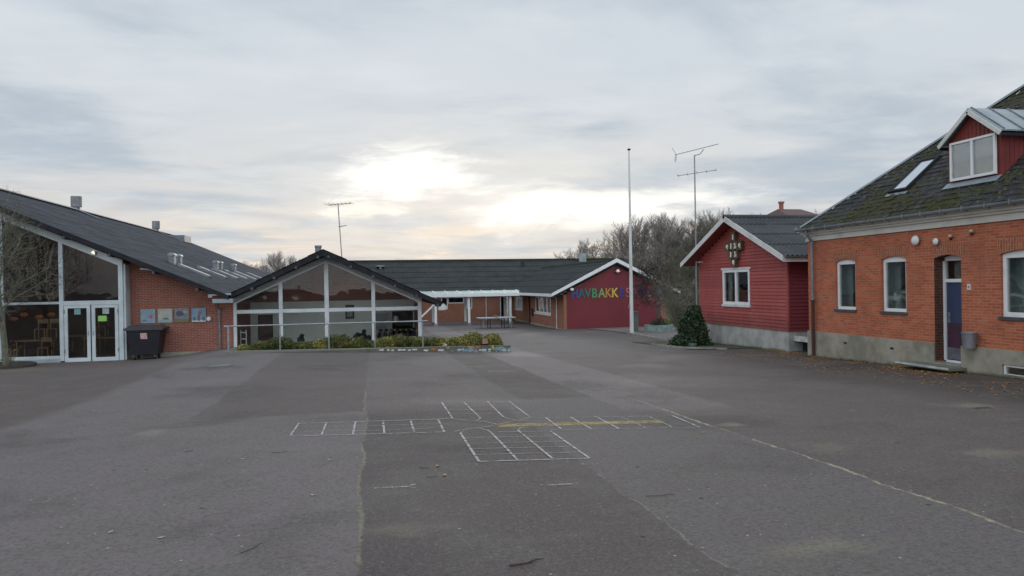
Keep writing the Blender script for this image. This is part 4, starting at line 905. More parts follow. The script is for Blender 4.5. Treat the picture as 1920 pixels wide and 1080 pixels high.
# left hall roof
lr=MB(); XRd=-17.3
vl=Vector((XRd+5.45,0,lz(XRd)-lz(-5.45))); corr(lr,(-5.45,29.7,lz(-5.45)),(0,1,0),40.3,vl,vl.length,.35,.008,3,1.25,.008)
vl2=Vector((XRd+29.15,0,lz(XRd)-lz(-5.45))); corr(lr,(-29.15,29.7,lz(-5.45)),(0,1,0),40.3,vl2,vl2.length,.7,.018,2,2.5,.022)
LR=obj('roof',lr,RF_LEFT,LH)
obj('ridge_cap',MB().bar((XRd,29.7,lz(XRd)+.06),(XRd,70,lz(XRd)+.06),.3,.05),M('pale_ridge_metal',(.30,.31,.33),None,rough=.5),LR)
ds=MB(); ds.prism([(-5.5,29.75,lz(-5.5)-.05),(XRd,29.75,lz(XRd)-.05),(-29.1,29.75,lz(-5.5)-.05),(-29.1,29.75,lz(-5.5)-.2),(XRd,29.75,lz(XRd)-.2),(-5.5,29.75,lz(-5.5)-.16)],(0,40.2,0))
obj('roof_deck',ds,BLACKW,LR)
be=MB(); be.prism([(-5.45,29.68,lz(-5.45)+.02),(XRd,29.68,lz(XRd)+.02),(XRd,29.68,lz(XRd)-.24),(-5.45,29.68,lz(-5.45)-.15)],(0,.06,0)); obj('bargeboard',be,BLACKW,LH)
for i in range(7):
    x=-6.6-i*1.55; obj('purlin_end',MB().bar((x,29.64,lz(x)-.24),(x,30.18 if x<-9.4 else 30.78,lz(x)-.24),.09,.10),PURL,LH)
hb=MB(); hb.box(-29,-17.3,30.5,30.8,-1.2,1.3); hb.box(-29,-5.8,69.5,69.8,-1.4,1.4); hb.prism([(-17.3,30.5,1.31),(-29,30.5,1.31),(-17.3,30.5,6.2)],(0,.3,0)); hb.prism([(-5.8,69.5,1.41),(-17.3,69.5,6.3),(-29,69.5,1.41)],(0,.3,0)); hb.box(-29,-28.7,30.8,69.5,-1.2,1.3)
obj('far_wall',hb,BR_LEFT,LH)
# valley gutter box where both roofs meet
vg=MB(); vg.box(-6.05,-5.30,29.72,30.1,1.20,1.36); vg.box(-6.2,-6.05,29.70,29.8,1.42,1.50); vg.tube((-6.2,29.72,1.50),(-5.35,29.72,1.53),.035,n=8); obj('valley_gutter',vg,ZINC,LH)
obj('downpipe',MB().path([(-5.95,29.95,1.2),(-6.0,30.74,.95),(-6.0,30.74,-.78)],.045,10),ZINCD,LH)
for y in (47.6,64.): 
    x=XRd; z=lz(XRd); obj('vent_pipe',MB().tube((x,y,z-.1),(x,y,z+.30),.20,n=14).tube((x,y,z+.22),(x,y,z+.85),.30,n=16),ZINCD,LR)
    obj('flashing',MB().bar((x,y,z+.09),(x+1.2,y+.1,z-.45),.5,.03),ZINC,LR)
obj('roof_hatch',MB().box(-16.6,-15.4,65.2,67.5,lz(-16)-.2,lz(-16)+.35),ZINCD,LR)
nl=Vector((lk,0,1)).normalized()
def lp(x,y,h=0): return Vector((x,y,lz(x)))+nl*h
for y in (34.9,38.7,42.0,45.2,48.6,53.2):
    yy=y; b=MB(); b.prism([lp(-8.6,yy,0),lp(-7.25,yy,0),lp(-7.25,yy+.6,0),lp(-8.6,yy+.6,0)],nl*.10); so_=obj('skylight',b,ZINCD,LR)
    obj('pane',MB().prism([lp(-8.52,yy+.06,.101),lp(-7.33,yy+.06,.101),lp(-7.33,yy+.54,.101),lp(-8.52,yy+.54,.101)],nl*.01),M('bright_reflecting_glass',(.55,.58,.60),None,rough=.08,metal=.8),so_)
for y in (35.2,36.3,44.6,45.8,50.3):
    b=MB(); c=lp(-8.85,y); b.box(c.x-.12,c.x+.12,y-.17,y+.17,c.z-.1,c.z+.32); v_=obj('roof_cowl',b,ZINCD,LR)
    h_=MB(); 
    for i in range(6):
        a0=math.pi*i/6;a1=math.pi*(i+1)/6; h_.prism([(c.x-.16*math.cos(a0),y-.22,c.z+.36+.13*math.sin(a0)),(c.x-.16*math.cos(a1),y-.22,c.z+.36+.13*math.sin(a1)),(c.x,y-.22,c.z+.34)],(0,.44,0))
    obj('hood',h_,ZINC,v_)
# interior of the left hall
hi=MB(); hi.prism([(-17.3,37.5,-.95),(-9.3,37.5,-.95),(-9.3,37.5,lz(-9.3)-.33),(-17.3,37.5,lz(-17.3)-.33)],(0,.1,0)); hi.box(-9.32,-9.22,31.1,37.5,-.95,2.6); hi.box(-17.4,-17.3,30.4,37.5,-.95,6.2); obj('inner_wall',hi,WARMD,LH)
obj('floor',MB().box(-17.3,-9.32,30.35,37.5,-1.05,-.95),FLOORIN,LH)
obj('ceiling',MB().prism([(-9.3,30.4,lz(-9.3)-.28),(-17.3,30.4,lz(-17.3)-.28),(-17.3,30.4,lz(-17.3)-.32),(-9.3,30.4,lz(-9.3)-.32)],(0,7,0)),DARK,LH)
for i,(x,y,lab) in enumerate([(-13.5,33.0,'yellow-legged table behind the left window of the school hall'),(-11.2,33.6,'pale wooden table behind the left door of the school hall'),(-12.6,35.5,'wooden table at the back of the school hall')]):
    T_=thing('classroom_table',(x,y,-.95),lab,'table'); obj('table_top',MB().box(x-.75,x+.75,y-.4,y+.4,-.26,-.22),WOODL,T_)
    for a in (-.68,.68):
        for b_ in (-.34,.34): obj('leg',MB().tube((x+a,y+b_,-.95),(x+a,y+b_,-.26),.025,n=8),WOODL,T_)
def stool(x,y,z,lab):
    S1=thing('wooden_chair',(x,y,z),lab,'chair','wooden chairs in the school hall')
    obj('seat',MB().box(x-.2,x+.2,y-.2,y+.2,z+.42,z+.45),WOODL,S1); obj('backrest',MB().box(x-.2,x+.2,y+.17,y+.2,z+.66,z+.84),WOODL,S1)
    for a in (-.18,.18):
        for b_ in (-.18,.18): obj('leg',MB().box(x+a-.02,x+a+.02,y+b_-.02,y+b_+.02,z,z+.42 if b_<0 else z+.84),WOODL,S1)
stool(-13.0,32.3,-.95,'wooden chair in front of the yellow-legged table'); stool(-10.1,32.6,-.95,'wooden chair behind the right glass door')
stool(-13.4,33.0,-.22,'wooden chair turned up on the yellow-legged table, left one'); stool(-12.95,33.0,-.22,'wooden chair on the yellow-legged table, right one'); stool(-11.3,33.6,-.22,'wooden chair put up on the pale table behind the door')
for i,(x,z) in enumerate([(-13.36,.73),(-13.01,.88),(-12.49,.79),(-12.06,.86)]):
    PK=thing('paper_pumpkin',(x,30.6,z),['leftmost and lowest orange paper pumpkin hung in the hall window','second orange paper pumpkin from the left in the hall window','third orange paper pumpkin from the left in the hall window','rightmost orange paper pumpkin, nearest the door post'][i],'decoration','paper pumpkins in the window')
    obj('face',MB().ball((x,30.6,z),.14,.62,14,8),M('orange_card',(.62,.20,.05),(.5,.15,.04),9.,.7),PK,smooth=True)
    obj('cut_eyes',MB().box(x-.07,x-.03,30.45,30.47,z+.01,z+.04).box(x+.03,x+.07,30.45,30.47,z+.01,z+.04).box(x-.05,x+.05,30.45,30.47,z-.05,z-.02),BLACKP,PK); obj('string',MB().tube((x,30.6,z+.08),(x,30.6,1.25),.004,n=4),BLACKP,PK)
FL=thing('flood_light',(-8.6,30.0,2.5),'grey flat floodlight under the dark hall eave above the brick wall','lamp')
obj('head',MB().bar((-8.72,30.1,2.58),(-8.25,30.1,2.52),.16,.06),ZINC,FL); obj('arm',MB().tube((-8.45,30.1,2.55),(-8.45,30.78,2.5),.02,n=6),ZINCD,FL)
EL=thing('entrance_lamp',(-10.38,30.0,3.2),'small bright white lamp on the sloping board above the hall doors','lamp')
m_,t_n=newmat('lit_lamp'); fin(t_n,t_n.n('ShaderNodeEmission',{0:(1,.9,.7,1),1:1.6}).outputs[0])
obj('lens',MB().prism([(-10.46,30.08,3.22),(-10.33,30.08,3.14),(-10.36,30.08,3.28)],(0,.06,0)),m_,EL); obj('housing',MB().box(-10.40,-10.30,30.10,30.19,3.12,3.26),ZINCD,EL)
WLm=thing('round_wall_light',(-6.4,30.75,.55),'small round white lamp on brick right of the four panels','lamp')
obj('shade',MB().ball((-6.4,30.74,.55),.10,1.,14,8),M('opal_glass',(.72,.73,.72)),WLm,smooth=True); obj('base',MB().tube((-6.4,30.8,.55),(-6.4,30.72,.55),.08,n=12),ZINCD,WLm)
# art panels: bespoke child-like blobs
def panel(x,bgc,shapes,lab):
    P_=thing('art_panel',(x,30.77,.71),lab,'painted panel','painted panels on the brick wall')
    obj('board',MB().box(x-.27,x+.27,30.755,30.797,.44,.99),M('board_'+str(int(-x*100)),bgc,tuple(v*.78 for v in bgc),6.,.6),P_)
    for (nm,dx_,dz_,w,h,cc,kind) in shapes:
        b=MB()
        n=14; yv=30.753
        if kind=='r': b.box(x+dx_-w,x+dx_+w,yv-.006,yv,.71+dz_-h,.71+dz_+h)
        elif kind=='s': b.prism([(x+dx_+w*(1 if i%2 else .45)*math.cos(2*math.pi*i/12),yv-.006,.71+dz_+h*(1 if i%2 else .45)*math.sin(2*math.pi*i/12)) for i in range(12)],(0,.006,0))
        else: b.prism([(x+dx_+w*math.cos((math.pi if kind=='d' else 2*math.pi)*i/(n if kind=='d' else n+1)),yv-.006,.71+dz_+h*math.sin((math.pi if kind=='d' else 2*math.pi)*i/(n if kind=='d' else n+1))) for i in range(n+1)],(0,.006,0))
        obj(nm,b,M('art_%d_%d_%d'%tuple(int(v*100) for v in cc),cc,None,rough=.6),P_)
panel(-8.67,(.24,.36,.44),[('star',.11,-.02,.10,.13,(.38,.10,.13),'s'),('mound',-.12,-.2,.10,.07,(.12,.17,.24),'d')],'pale blue painted panel with a red star shape, leftmost of the four')
panel(-8.04,(.40,.42,.38),[('field',0,-.2,.26,.055,(.22,.36,.32),'r'),('mound',.03,-.14,.12,.08,(.10,.15,.17),'d'),('sun',-.12,.14,.06,.06,(.50,.40,.25),'c')],'whitish painted panel with a dark mound on green, second of the four')
panel(-7.42,(.20,.22,.25),[('field',0,-.2,.26,.07,(.16,.14,.08),'r'),('tree_crown',-.07,.08,.15,.11,(.07,.08,.10),'c'),('cloud',.12,.14,.09,.05,(.33,.34,.30),'c')],'dark painted panel with a tree over a brown field, third of the four')
panel(-6.78,(.20,.31,.42),[('ground',0,-.23,.26,.035,(.50,.52,.50),'r'),('tree_stem',0,-.1,.035,.12,(.20,.08,.08),'r'),('tree_crown',.04,.09,.12,.11,(.24,.13,.12),'s'),('bush',-.17,-.14,.05,.08,(.08,.14,.19),'c'),('bush',.18,-.14,.05,.08,(.08,.14,.19),'c')],'blue painted panel with a brown tree on white ground, rightmost of the four')
# container
BI=thing('waste_container',(-8.55,30.0,-.95),'black four-wheeled waste container with small label in front of the brick wall','bin')
bx0,bx1=-9.22,-7.92; zb=g(-8.5,29.9)
b=MB(); y0,y1=29.75,30.65
b.prism([(bx0+.17,y0+.12,zb+.2),(bx1-.17,y0+.12,zb+.2),(bx1-.17,y1-.1,zb+.2),(bx0+.17,y1-.1,zb+.2)],(0,0,.01))
lo_=[(bx0+.17,y0+.12),(bx1-.17,y0+.12),(bx1-.17,y1-.1),(bx0+.17,y1-.1)]; hi_=[(bx0+.04,y0),(bx1-.04,y0),(bx1-.04,y1),(bx0+.04,y1)]
b.add([(x,y,zb+.2) for x,y in lo_]+[(x,y,zb+1.14) for x,y in hi_],[(0,1,5,4),(1,2,6,5),(2,3,7,6),(3,0,4,7),(0,3,2,1)])
obj('body',b,BLACKP,BI)
lidb=MB().box(bx0-.04,bx1+.06,y0-.06,y1+.04,zb+1.14,zb+1.22); lidb.prism([(bx0+.02,y0-.02,zb+1.22),(bx1-.02,y0-.02,zb+1.22),(bx1-.2,y0-.02,zb+1.30),(bx0+.15,y0-.02,zb+1.31)],(0,.95,0)); obj('lid',lidb,M('dark_grey_plastic',(.03,.03,.035),(.045,.045,.05),5.,.5),BI)
obj('sticker',MB().prism([(-8.68,y0+.055,zb+.80),(-8.44,y0+.055,zb+.80),(-8.44,y0+.020,zb+1.03),(-8.68,y0+.020,zb+1.03)],(0,-.012,0)),M('sticker_pale',(.60,.45,.44),(.45,.25,.25),16.,.5),BI)
for x in (bx0+.28,bx1-.28):
    for y in (y0+.2,y1-.2):
        w_=obj('wheel',MB().tube((x-.035,y,zb+.10),(x+.035,y,zb+.10),.10,n=14),BLACKP,BI); obj('hub',MB().tube((x-.04,y,zb+.10),(x+.04,y,zb+.10),.045,n=10),ZINC,w_); 
    obj('castor',MB().bar((x,y0+.2,zb+.1),(x,y0+.2,zb+.22),.09,.05),ZINCD,BI)
obj('handle',MB().tube((bx1+.05,y0+.1,zb+1.0),(bx1+.05,y1-.1,zb+1.0),.018,n=8),BLACKP,BI)
# ================================================================== KERB BED, RAIL, SHRUBS
KW=thing('planter_wall',(0,26,-.6),'low concrete retaining wall with flaking painted mural along the raised bed','wall')
kw=MB(); n=40
def kt(x): return -.395-.0115*(x+4.9)
kv=[]
for i in range(n+1):
    x=-4.95+(5.02+4.95)*i/n; zb_=g(x,26)-.15
    kv+=[(x,26.0,zb_),(x,26.0,kt(x)),(x,26.22,kt(x)),(x,26.22,zb_)]
kw.add(kv,[(4*i+a,4*i+4+a,4*i+5+a,4*i+1+a) for i in range(n) for a in range(3)]+[(0,1,2,3),(4*n+3,4*n+2,4*n+1,4*n)])
kw.prism([(4.82,26.22,g(5,26.5)-.2),(5.02,26.22,g(5,26.5)-.2),(5.02,26.22,kt(5)),(4.82,26.22,kt(5))],(0,1.15,0))
kw.prism([(-4.95,27.3,-1.1),(4.81,27.3,-1.1),(4.81,27.3,kt(5)-.02),(-4.95,27.3,kt(-4.9)-.02)],(0,.12,0))
def muralmat():
    m,t=newmat('mural_wall'); P=t.n('ShaderNodeNewGeometry').outputs['Position']; s=t.n('ShaderNodeSeparateXYZ',{0:P}); X,Z=s.outputs[0],s.outputs[2]
    c=t.mix(t.ramp(t.noise(P,3.,6,.65),.35,.65),(.085,.082,.06),(.13,.125,.10))
    fx=t.ramp(X,-.5,4.); 
    c=t.mix(t.m('MULTIPLY',t.m('MULTIPLY',t.ramp(t.noise(P,4.5,6,.75),.52,.58),t.ramp(X,2.3,3.2)),t.m('SUBTRACT',1.,t.ramp(Z,-.62,-.54))),c,(.16,.32,.40))
    c=t.mix(t.m('MULTIPLY',t.m('MULTIPLY',t.ramp(t.noise(P,7.,6,.75),.53,.57),t.ramp(X,.0,.5)),t.m('SUBTRACT',1.,t.ramp(Z,-.70,-.64))),c,(.60,.62,.62))
    c=t.mix(t.m('MULTIPLY',t.ramp(t.noise(P,2.4,2,.5),.60,.64),t.ramp(X,1.5,2.5)),c,(.38,.20,.10))
    c=t.mix(t.m('MULTIPLY',t.ramp(Z,-.50,-.46),.7),c,(.20,.20,.17))
    fin(t,t.n('ShaderNodeBsdfPrincipled',{'Base Color':c,'Roughness':.85}).outputs[0]); return m
obj('wall',kw,muralmat(),KW)
fk=MB(); rr3=random.Random(12)
x=.25
while x<4.9:
    w_=.06+.22*rr3.random(); zc_=g(x,26)+.06+.03*rr3.random(); 
    if rr3.random()<(.75 if (x<1.9 or x>2.9) else .45):
        pts=[(x+w_*i/5,25.995,zc_+(.02+.03*rr3.random())) for i in range(6)]+[(x+w_*(5-i)/5,25.995,zc_-(.01+.02*rr3.random())) for i in range(6)]
        fk.prism(pts,(0,.004,0))
    x+=w_+.02+.12*rr3.random()
obj('painted_foam',fk,M('flaking_white',(.60,.61,.60),(.4,.42,.42),9.,.8),KW)
for nm,xx,zc_,w_,h_,cc in (('painted_shape',2.2,-.56,.13,.05,(.36,.17,.07)),('painted_shape',3.75,-.53,.17,.05,(.34,.17,.12)),('painted_shape',4.35,-.56,.05,.09,(.42,.38,.12)),('painted_shape',4.6,-.60,.22,.06,(.22,.38,.46)),('painted_shape',3.5,-.62,.3,.05,(.20,.36,.44))):
    q_=MB(); q_.prism([(xx+w_*math.cos(2*math.pi*i/11)*(.75+.5*rr3.random()),25.990,zc_+h_*math.sin(2*math.pi*i/11)*(.7+.6*rr3.random())) for i in range(11)],(0,.004,0)); obj(nm,q_,M('mural_%d'%int(xx*100),cc,tuple(v*.5 for v in cc),12.,.8),KW)
obj('soil',MB().add([(-4.93,26.2,-.46),(4.84,26.2,-.56),(4.84,27.31,-.58),(-4.93,27.31,-.50)],[(0,1,2,3)]),SOIL,KW)
RL=thing('hand_rail',(0,26.1,-.4),'thin grey steel railing along the front of the raised bed','railing')
obj('rail',MB().tube((-4.95,26.1,.455),(2.0,26.1,.465),.024,n=8),GALV,RL)
for x in (-4.81,-3.12,-1.47,.12,1.82): obj('post',MB().tube((x,26.1,kt(x)-.02),(x,26.1,.45),.024 if x>-4.5 else .04,n=8),GALV,RL)
def leafcloud(mb,c,rx,ry,rz,n,s,rnd,shape='ell'):
    for i in range(n):
        while True:
            p=Vector((rnd.uniform(-1,1),rnd.uniform(-1,1),rnd.uniform(-.6,1)))
            if .25<p.length<1: break
        nz=noise.noise(Vector((p.x*1.6+c[0]*3,p.y*1.6+c[1],p.z*1.6)))
        p=p*(1+.35*nz)
        q=Vector((c[0]+p.x*rx,c[1]+p.y*ry,c[2]+p.z*rz))
        d=Vector((rnd.gauss(0,1),rnd.gauss(0,1),rnd.gauss(0,1))).normalized(); e=d.cross(Vector((rnd.gauss(0,1),rnd.gauss(0,1),rnd.gauss(0,1)))).normalized(); ss_=s*(.6+.8*rnd.random())
        mb.add([q-d*ss_,q-e*ss_*.45,q+d*ss_,q+e*ss_*.45],[(0,1,2,3)])
rs_=random.Random(21)
shr=[(-4.4,.24,.17,0),(-3.75,.42,.24,0),(-3.2,.5,.32,0),(-2.35,.38,.22,0),(-1.75,.42,.27,0),(-1.2,.45,.36,0),(-.55,.42,.30,0),(-.15,.28,.22,0),(.62,.40,.30,0),(1.05,.38,.34,0),(1.62,.42,.30,0),(2.2,.34,.25,0),(2.62,.32,.24,0),(3.1,.30,.27,1),(3.75,.40,.36,1),(4.45,.33,.32,1)]
names=['smallest','low','wide','low','rounded','tallest','full','small','leafy','tall leafy','broad','loose','low loose','yellowish','largest golden','golden round']
for i,(x,rx,rz,kd) in enumerate(shr):
    zb_=-.46-.0115*(x+4.9)
    T_=thing('shrub',(x,26.75,zb_),('%s %s shrub in the raised bed, %s'%(names[i],'yellow-variegated' if kd else 'green variegated',['at its far left end','just right of the leftmost shrub','in front of the leftmost glass pane','left of the second railing gap','right of the second railing post','at the middle railing post','just right of the middle railing post','in front of the third pane','left of the fourth railing post','at the fourth railing post','before the dark coats','just left of the last railing post','right of the last railing post','first of the three at the open end','second from the open end','at the open right end'][i])),'shrub','shrubs in the raised bed')
    b=MB(); leafcloud(b,(x,26.72,zb_+rz*.5),rx*1.18,.42,rz*.95,int(3000*rx*rz/.12),.036,rs_); obj('foliage',b,LF_YEL if kd else LF_GRN if i%4 else LF_YEL,T_)
    s_=MB()
    for q in range(14): s_.tube((x,26.75,zb_-.03),(x+rs_.uniform(-.7,.7)*rx,26.75+rs_.uniform(-.25,.25),zb_+rz*rs_.uniform(.6,1.75)),.008,.003,5)
    obj('stems',s_,BARK,T_)
for x,lab,cl in ((3.55-.9,'small white mushroom lamp in the bed among the shrubs','w'),(4.12,'small rusty red lantern in the bed between the two golden shrubs','r')):
    T_=thing('garden_lamp',(x,26.4,-.55),lab,'garden lamp'); obj('stem',MB().tube((x,26.4,-.56),(x,26.4,-.44),.02,n=8),WHITE if cl=='w' else RUST,T_); obj('cap',MB().tube((x,26.4,-.46),(x,26.4,-.38),.08,.03,12) if cl=='w' else MB().box(x-.10,x+.10,26.35,26.5,-.45,-.28),WHITE if cl=='w' else M('faded_red',(.35,.14,.11),(.28,.2,.17),9.,.7),T_)
# ================================================================== BARE TREES
def grow(rnd,H,r0,levels,nch,spread,trunkfrac=.3,up=.25,twr=.006,ratio=.62,seg=3,lean=0,cf=.42):
    tr=MB();cr=MB()
    def br(p,d,L,r,lv):
        pts=[p];dd=d.copy();q=p.copy();n=seg+1 if lv==0 else seg
        for i in range(n):
            dd=(dd+Vector((rnd.gauss(0,1),rnd.gauss(0,1),rnd.gauss(0,.6)))*(.05 if lv==0 else .14)+Vector((0,0,up*.12*lv))).normalized(); q=q+dd*L/n; pts.append(q.copy())
        mb=tr if lv<2 else cr
        re=r*(.45 if lv else .5)
        for i in range(n):
            ra_=r+(re-r)*i/n; rb__=r+(re-r)*(i+1)/n
            mb.tube(pts[i],pts[i+1],max(ra_,twr),max(rb__,twr*.7),7 if lv==0 else (5 if lv==1 else 3),cap=False)
        if lv>=levels: return
        k_=nch[lv]
        for j in range(k_):
            t0=trunkfrac if lv==0 else .22
            tt=t0+(1-t0)*(j+rnd.random()*.8)/k_; tt=min(tt,1.)
            f_=tt*n; i=min(int(f_),n-1); pos=pts[i].lerp(pts[i+1],f_-i)
            base=(pts[i+1]-pts[i]).normalized(); az=j*2.399+rnd.random(); 
            a=base.cross(Vector((.3,.2,1))); a=a.normalized() if a.length>1e-3 else Vector((1,0,0)); b=base.cross(a)
            side=a*math.cos(az)+b*math.sin(az); ang=spread*(1.15-.5*tt if lv==0 else 1)*(.8+.4*rnd.random())
            nd=(base*math.cos(ang)+side*math.sin(ang)).normalized()
            br(pos,nd,L*ratio*(1.05-.45*(tt-t0) if lv==0 else .9+.2*rnd.random())*(1 if lv else 1),r*(cf if lv==0 else .5),lv+1)
    br(Vector((0,0,-.1)),Vector((lean,0,1)).normalized(),H*.72,r0,0)
    return tr,cr
def make_tree(name,loc,label,cat,seed,tm,cm_,group=None,**kw):
    rnd=random.Random(seed); a,b=grow(rnd,**kw); T_=thing(name,(0,0,0),label,cat,group)
    obj('trunk',a,tm,T_); obj('crown',b,cm_,T_); T_.location=loc; return T_
# small bare tree by the left hall, in a round bed
zt=g(-12.75,28.5)
make_tree('bare_tree',(-12.72,28.5,zt),'slim greenish bare tree in a round bed before the hall windows','tree',11,BARKG,TWIGG,H=6.6,r0=.115,levels=4,nch=[22,8,6,5],spread=.95,trunkfrac=.30,up=.3,twr=.0024,ratio=.44,cf=.22)
RB=thing('round_tree_bed',(-12.72,28.5,zt),'low round earth bed with edging round the slim bare tree','flower bed')
e_=MB()
for i in range(28):
    a0=2*math.pi*i/28;a1=2*math.pi*(i+1)/28; P0=[( -12.9+r_*math.cos(a),28.3+r_*math.sin(a)) for a in (a0,a1) for r_ in (1.05,1.15)]
    e_.prism([(P0[0][0],P0[0][1],zt-.3),(P0[1][0],P0[1][1],zt-.3),(P0[3][0],P0[3][1],zt-.3),(P0[2][0],P0[2][1],zt-.3)],(0,0,.42))
obj('edging',e_,M('dark_edging',(.06,.055,.045),(.04,.038,.03),6.,.9),RB); obj('soil',MB().tube((-12.9,28.3,zt-.2),(-12.9,28.3,zt+.08),1.06,n=28),SOIL,RB)
b=MB(); rl_=random.Random(9)
for i in range(60):
    a=rl_.random()*6.28; r_=rl_.random()*.35; b.tube((-12.35,28.0,zt+.05),(-12.35+r_*math.cos(a),28.0+r_*math.sin(a),zt+.2+rl_.random()*.55),.006,.003,4)
T_=thing('dry_rose_bush',(-12.35,28.0,zt),'small leafless rose bush with dry orange leaves beside the slim tree','shrub'); obj('stems',b,TWIGG,T_)
b=MB(); leafcloud(b,(-12.35,28,zt+.55),.3,.3,.35,60,.03,rl_); obj('foliage',b,LF_DEAD,T_)
# planter with small tree
gp=g(16.1,38.7)
PT=thing('tree_planter',(16.1,38.7,gp),'pale green concrete planter under the small round bare tree','planter')
e_=MB()
for i in range(8):
    a0=2*math.pi*(i+.5)/8;a1=2*math.pi*(i+1.5)/8
    c0=[(16.1+.82*math.cos(a),38.7+.82*math.sin(a)) for a in (a0,a1)]; c1=[(16.1+.70*math.cos(a),38.7+.70*math.sin(a)) for a in (a0,a1)]
    e_.prism([(*c0[0],gp-.1),(*c0[1],gp-.1),(*c1[1],gp-.1),(*c1[0],gp-.1)],(0,0,.52))
obj('tub',e_,M('pale_green_concrete',(.24,.31,.29),(.16,.21,.20),4.,.8,.2),PT); obj('soil',MB().tube((16.1,38.7,gp),(16.1,38.7,gp+.36),.74,n=8),SOIL,PT)
make_tree('globe_tree',(16.1,38.7,gp+.36),'small round-headed bare tree growing from the pale green planter','tree',5,BARK,TWIGR,H=3.9,r0=.10,levels=4,nch=[15,7,6,5],spread=1.0,trunkfrac=.36,up=.15,twr=.007,ratio=.50)
T_=thing('planter_shrub',(16.1,38.7,gp+.36),'low dark evergreen at the foot of the round-headed tree','shrub'); b=MB(); leafcloud(b,(16.1,38.65,gp+.5),.5,.5,.32,700,.05,rl_); obj('foliage',b,LF_DRK,T_); obj('stems',MB().tube((16.1,38.6,gp+.3),(16.2,38.6,gp+.6),.015,.008,5),BARK,T_)
# dark ivy cone by the red house
bx_,by_=12.85,27.5; bz=g(bx_,by_)
IV=thing('ivy_bush',(bx_,by_,bz),'dark cone of ivy beside the red house corner','bush')
b=MB(); ri=random.Random(31)
for i in range(9000):
    h=ri.random()**1.35; wr=(.60*(1-h)**.8+.15)*(1+.22*noise.noise(Vector((h*4,ri.random()*.2,3)))); a=ri.random()*6.283; wr*=1+.22*noise.noise(Vector((math.cos(a)*1.5,math.sin(a)*1.5,h*4)))
    rr_2=wr*(.66+.30*ri.random()+.30*ri.random()**4); q=Vector((bx_+.12*h+rr_2*math.cos(a),by_+rr_2*math.sin(a),bz+h*1.62))
    d=Vector((ri.gauss(0,1),ri.gauss(0,1),ri.gauss(0,1))).normalized(); e2=d.cross(Vector((ri.gauss(0,1),ri.gauss(0,1),ri.gauss(0,1)))).normalized(); s_=.035+.03*ri.random()
    b.add([q-d*s_,q-e2*s_*.7,q+d*s_,q+e2*s_*.7],[(0,1,2,3)])
obj('foliage',b,LF_DRK,IV); obj('trunk',MB().tube((bx_,by_,bz-.1),(bx_+.12,by_,bz+1.45),.35,.1,10),BARK,IV)
GBx=thing('plastic_tub',(12.35,26.6,g(12.3,26.6)),'pale turquoise plastic tub at the foot of the ivy cone','tub'); z_=g(12.35,26.6)
obj('body',MB().tube((12.5,26.65,z_+.02),(12.5,26.65,z_+.10),.13,.16,14),M('turquoise_plastic',(.12,.22,.22),None,rough=.5),GBx); obj('rim',MB().tube((12.5,26.65,z_+.10),(12.5,26.65,z_+.115),.17,n=14),M('turquoise_plastic',(.12,.22,.22)),GBx)
def stemshrub(x,y,h,sp,n,seed,lab,m=TWIGG):
    rnd=random.Random(seed); zg=g(x,y); T_=thing('bare_shrub',(x,y,zg),lab,'shrub'); a=MB();b=MB()
    for i in range(n):
        an=rnd.random()*6.28; d=Vector((math.cos(an)*sp*rnd.random(),math.sin(an)*sp*rnd.random(),1)).normalized(); p=Vector((x,y,zg-.05))+Vector((math.cos(an),math.sin(an),0))*.25*rnd.random(); L=h*(.7+.4*rnd.random())
        pts=[p]
        for s_ in range(5): d=(d+Vector((rnd.gauss(0,.12),rnd.gauss(0,.12),0))+Vector((math.cos(an),math.sin(an),0))*.06).normalized(); pts.append(pts[-1]+d*L/5)
        for s_ in range(5): a.tube(pts[s_],pts[s_+1],.022*(1-s_/6),.022*(1-(s_+1)/6),5,cap=False)
        for j in range(26):
            f_=1.2+rnd.random()*3.7; i0=int(f_); pp=pts[i0].lerp(pts[min(5,i0+1)],f_-i0); dv=Vector((rnd.gauss(0,1),rnd.gauss(0,1),abs(rnd.gauss(.4,.7)))).normalized(); l2=.25+.45*rnd.random(); mid=pp+dv*l2*.6
            b.tube(pp,mid,.008,.006,3,cap=False)
            for w in range(3): b.tube(mid,mid+(dv+Vector((rnd.gauss(0,.6),rnd.gauss(0,.6),rnd.gauss(0,.5)))).normalized()*l2*.6,.006,.0035,3,cap=False)
    obj('stems',a,BARKG if m is TWIGG else BARK,T_); obj('twigs',b,m,T_)
stemshrub(14.55,31.9,3.7,.32,17,41,'tall tangled greenish bare shrub behind the ivy cone')
stemshrub(14.0,30.6,2.4,.2,7,42,'lower bare shrub just left of the aerial mast')
stemshrub(19.5,43.5,3.0,.6,14,43,'bare shrub at the right end of the dark red gable',TWIG)
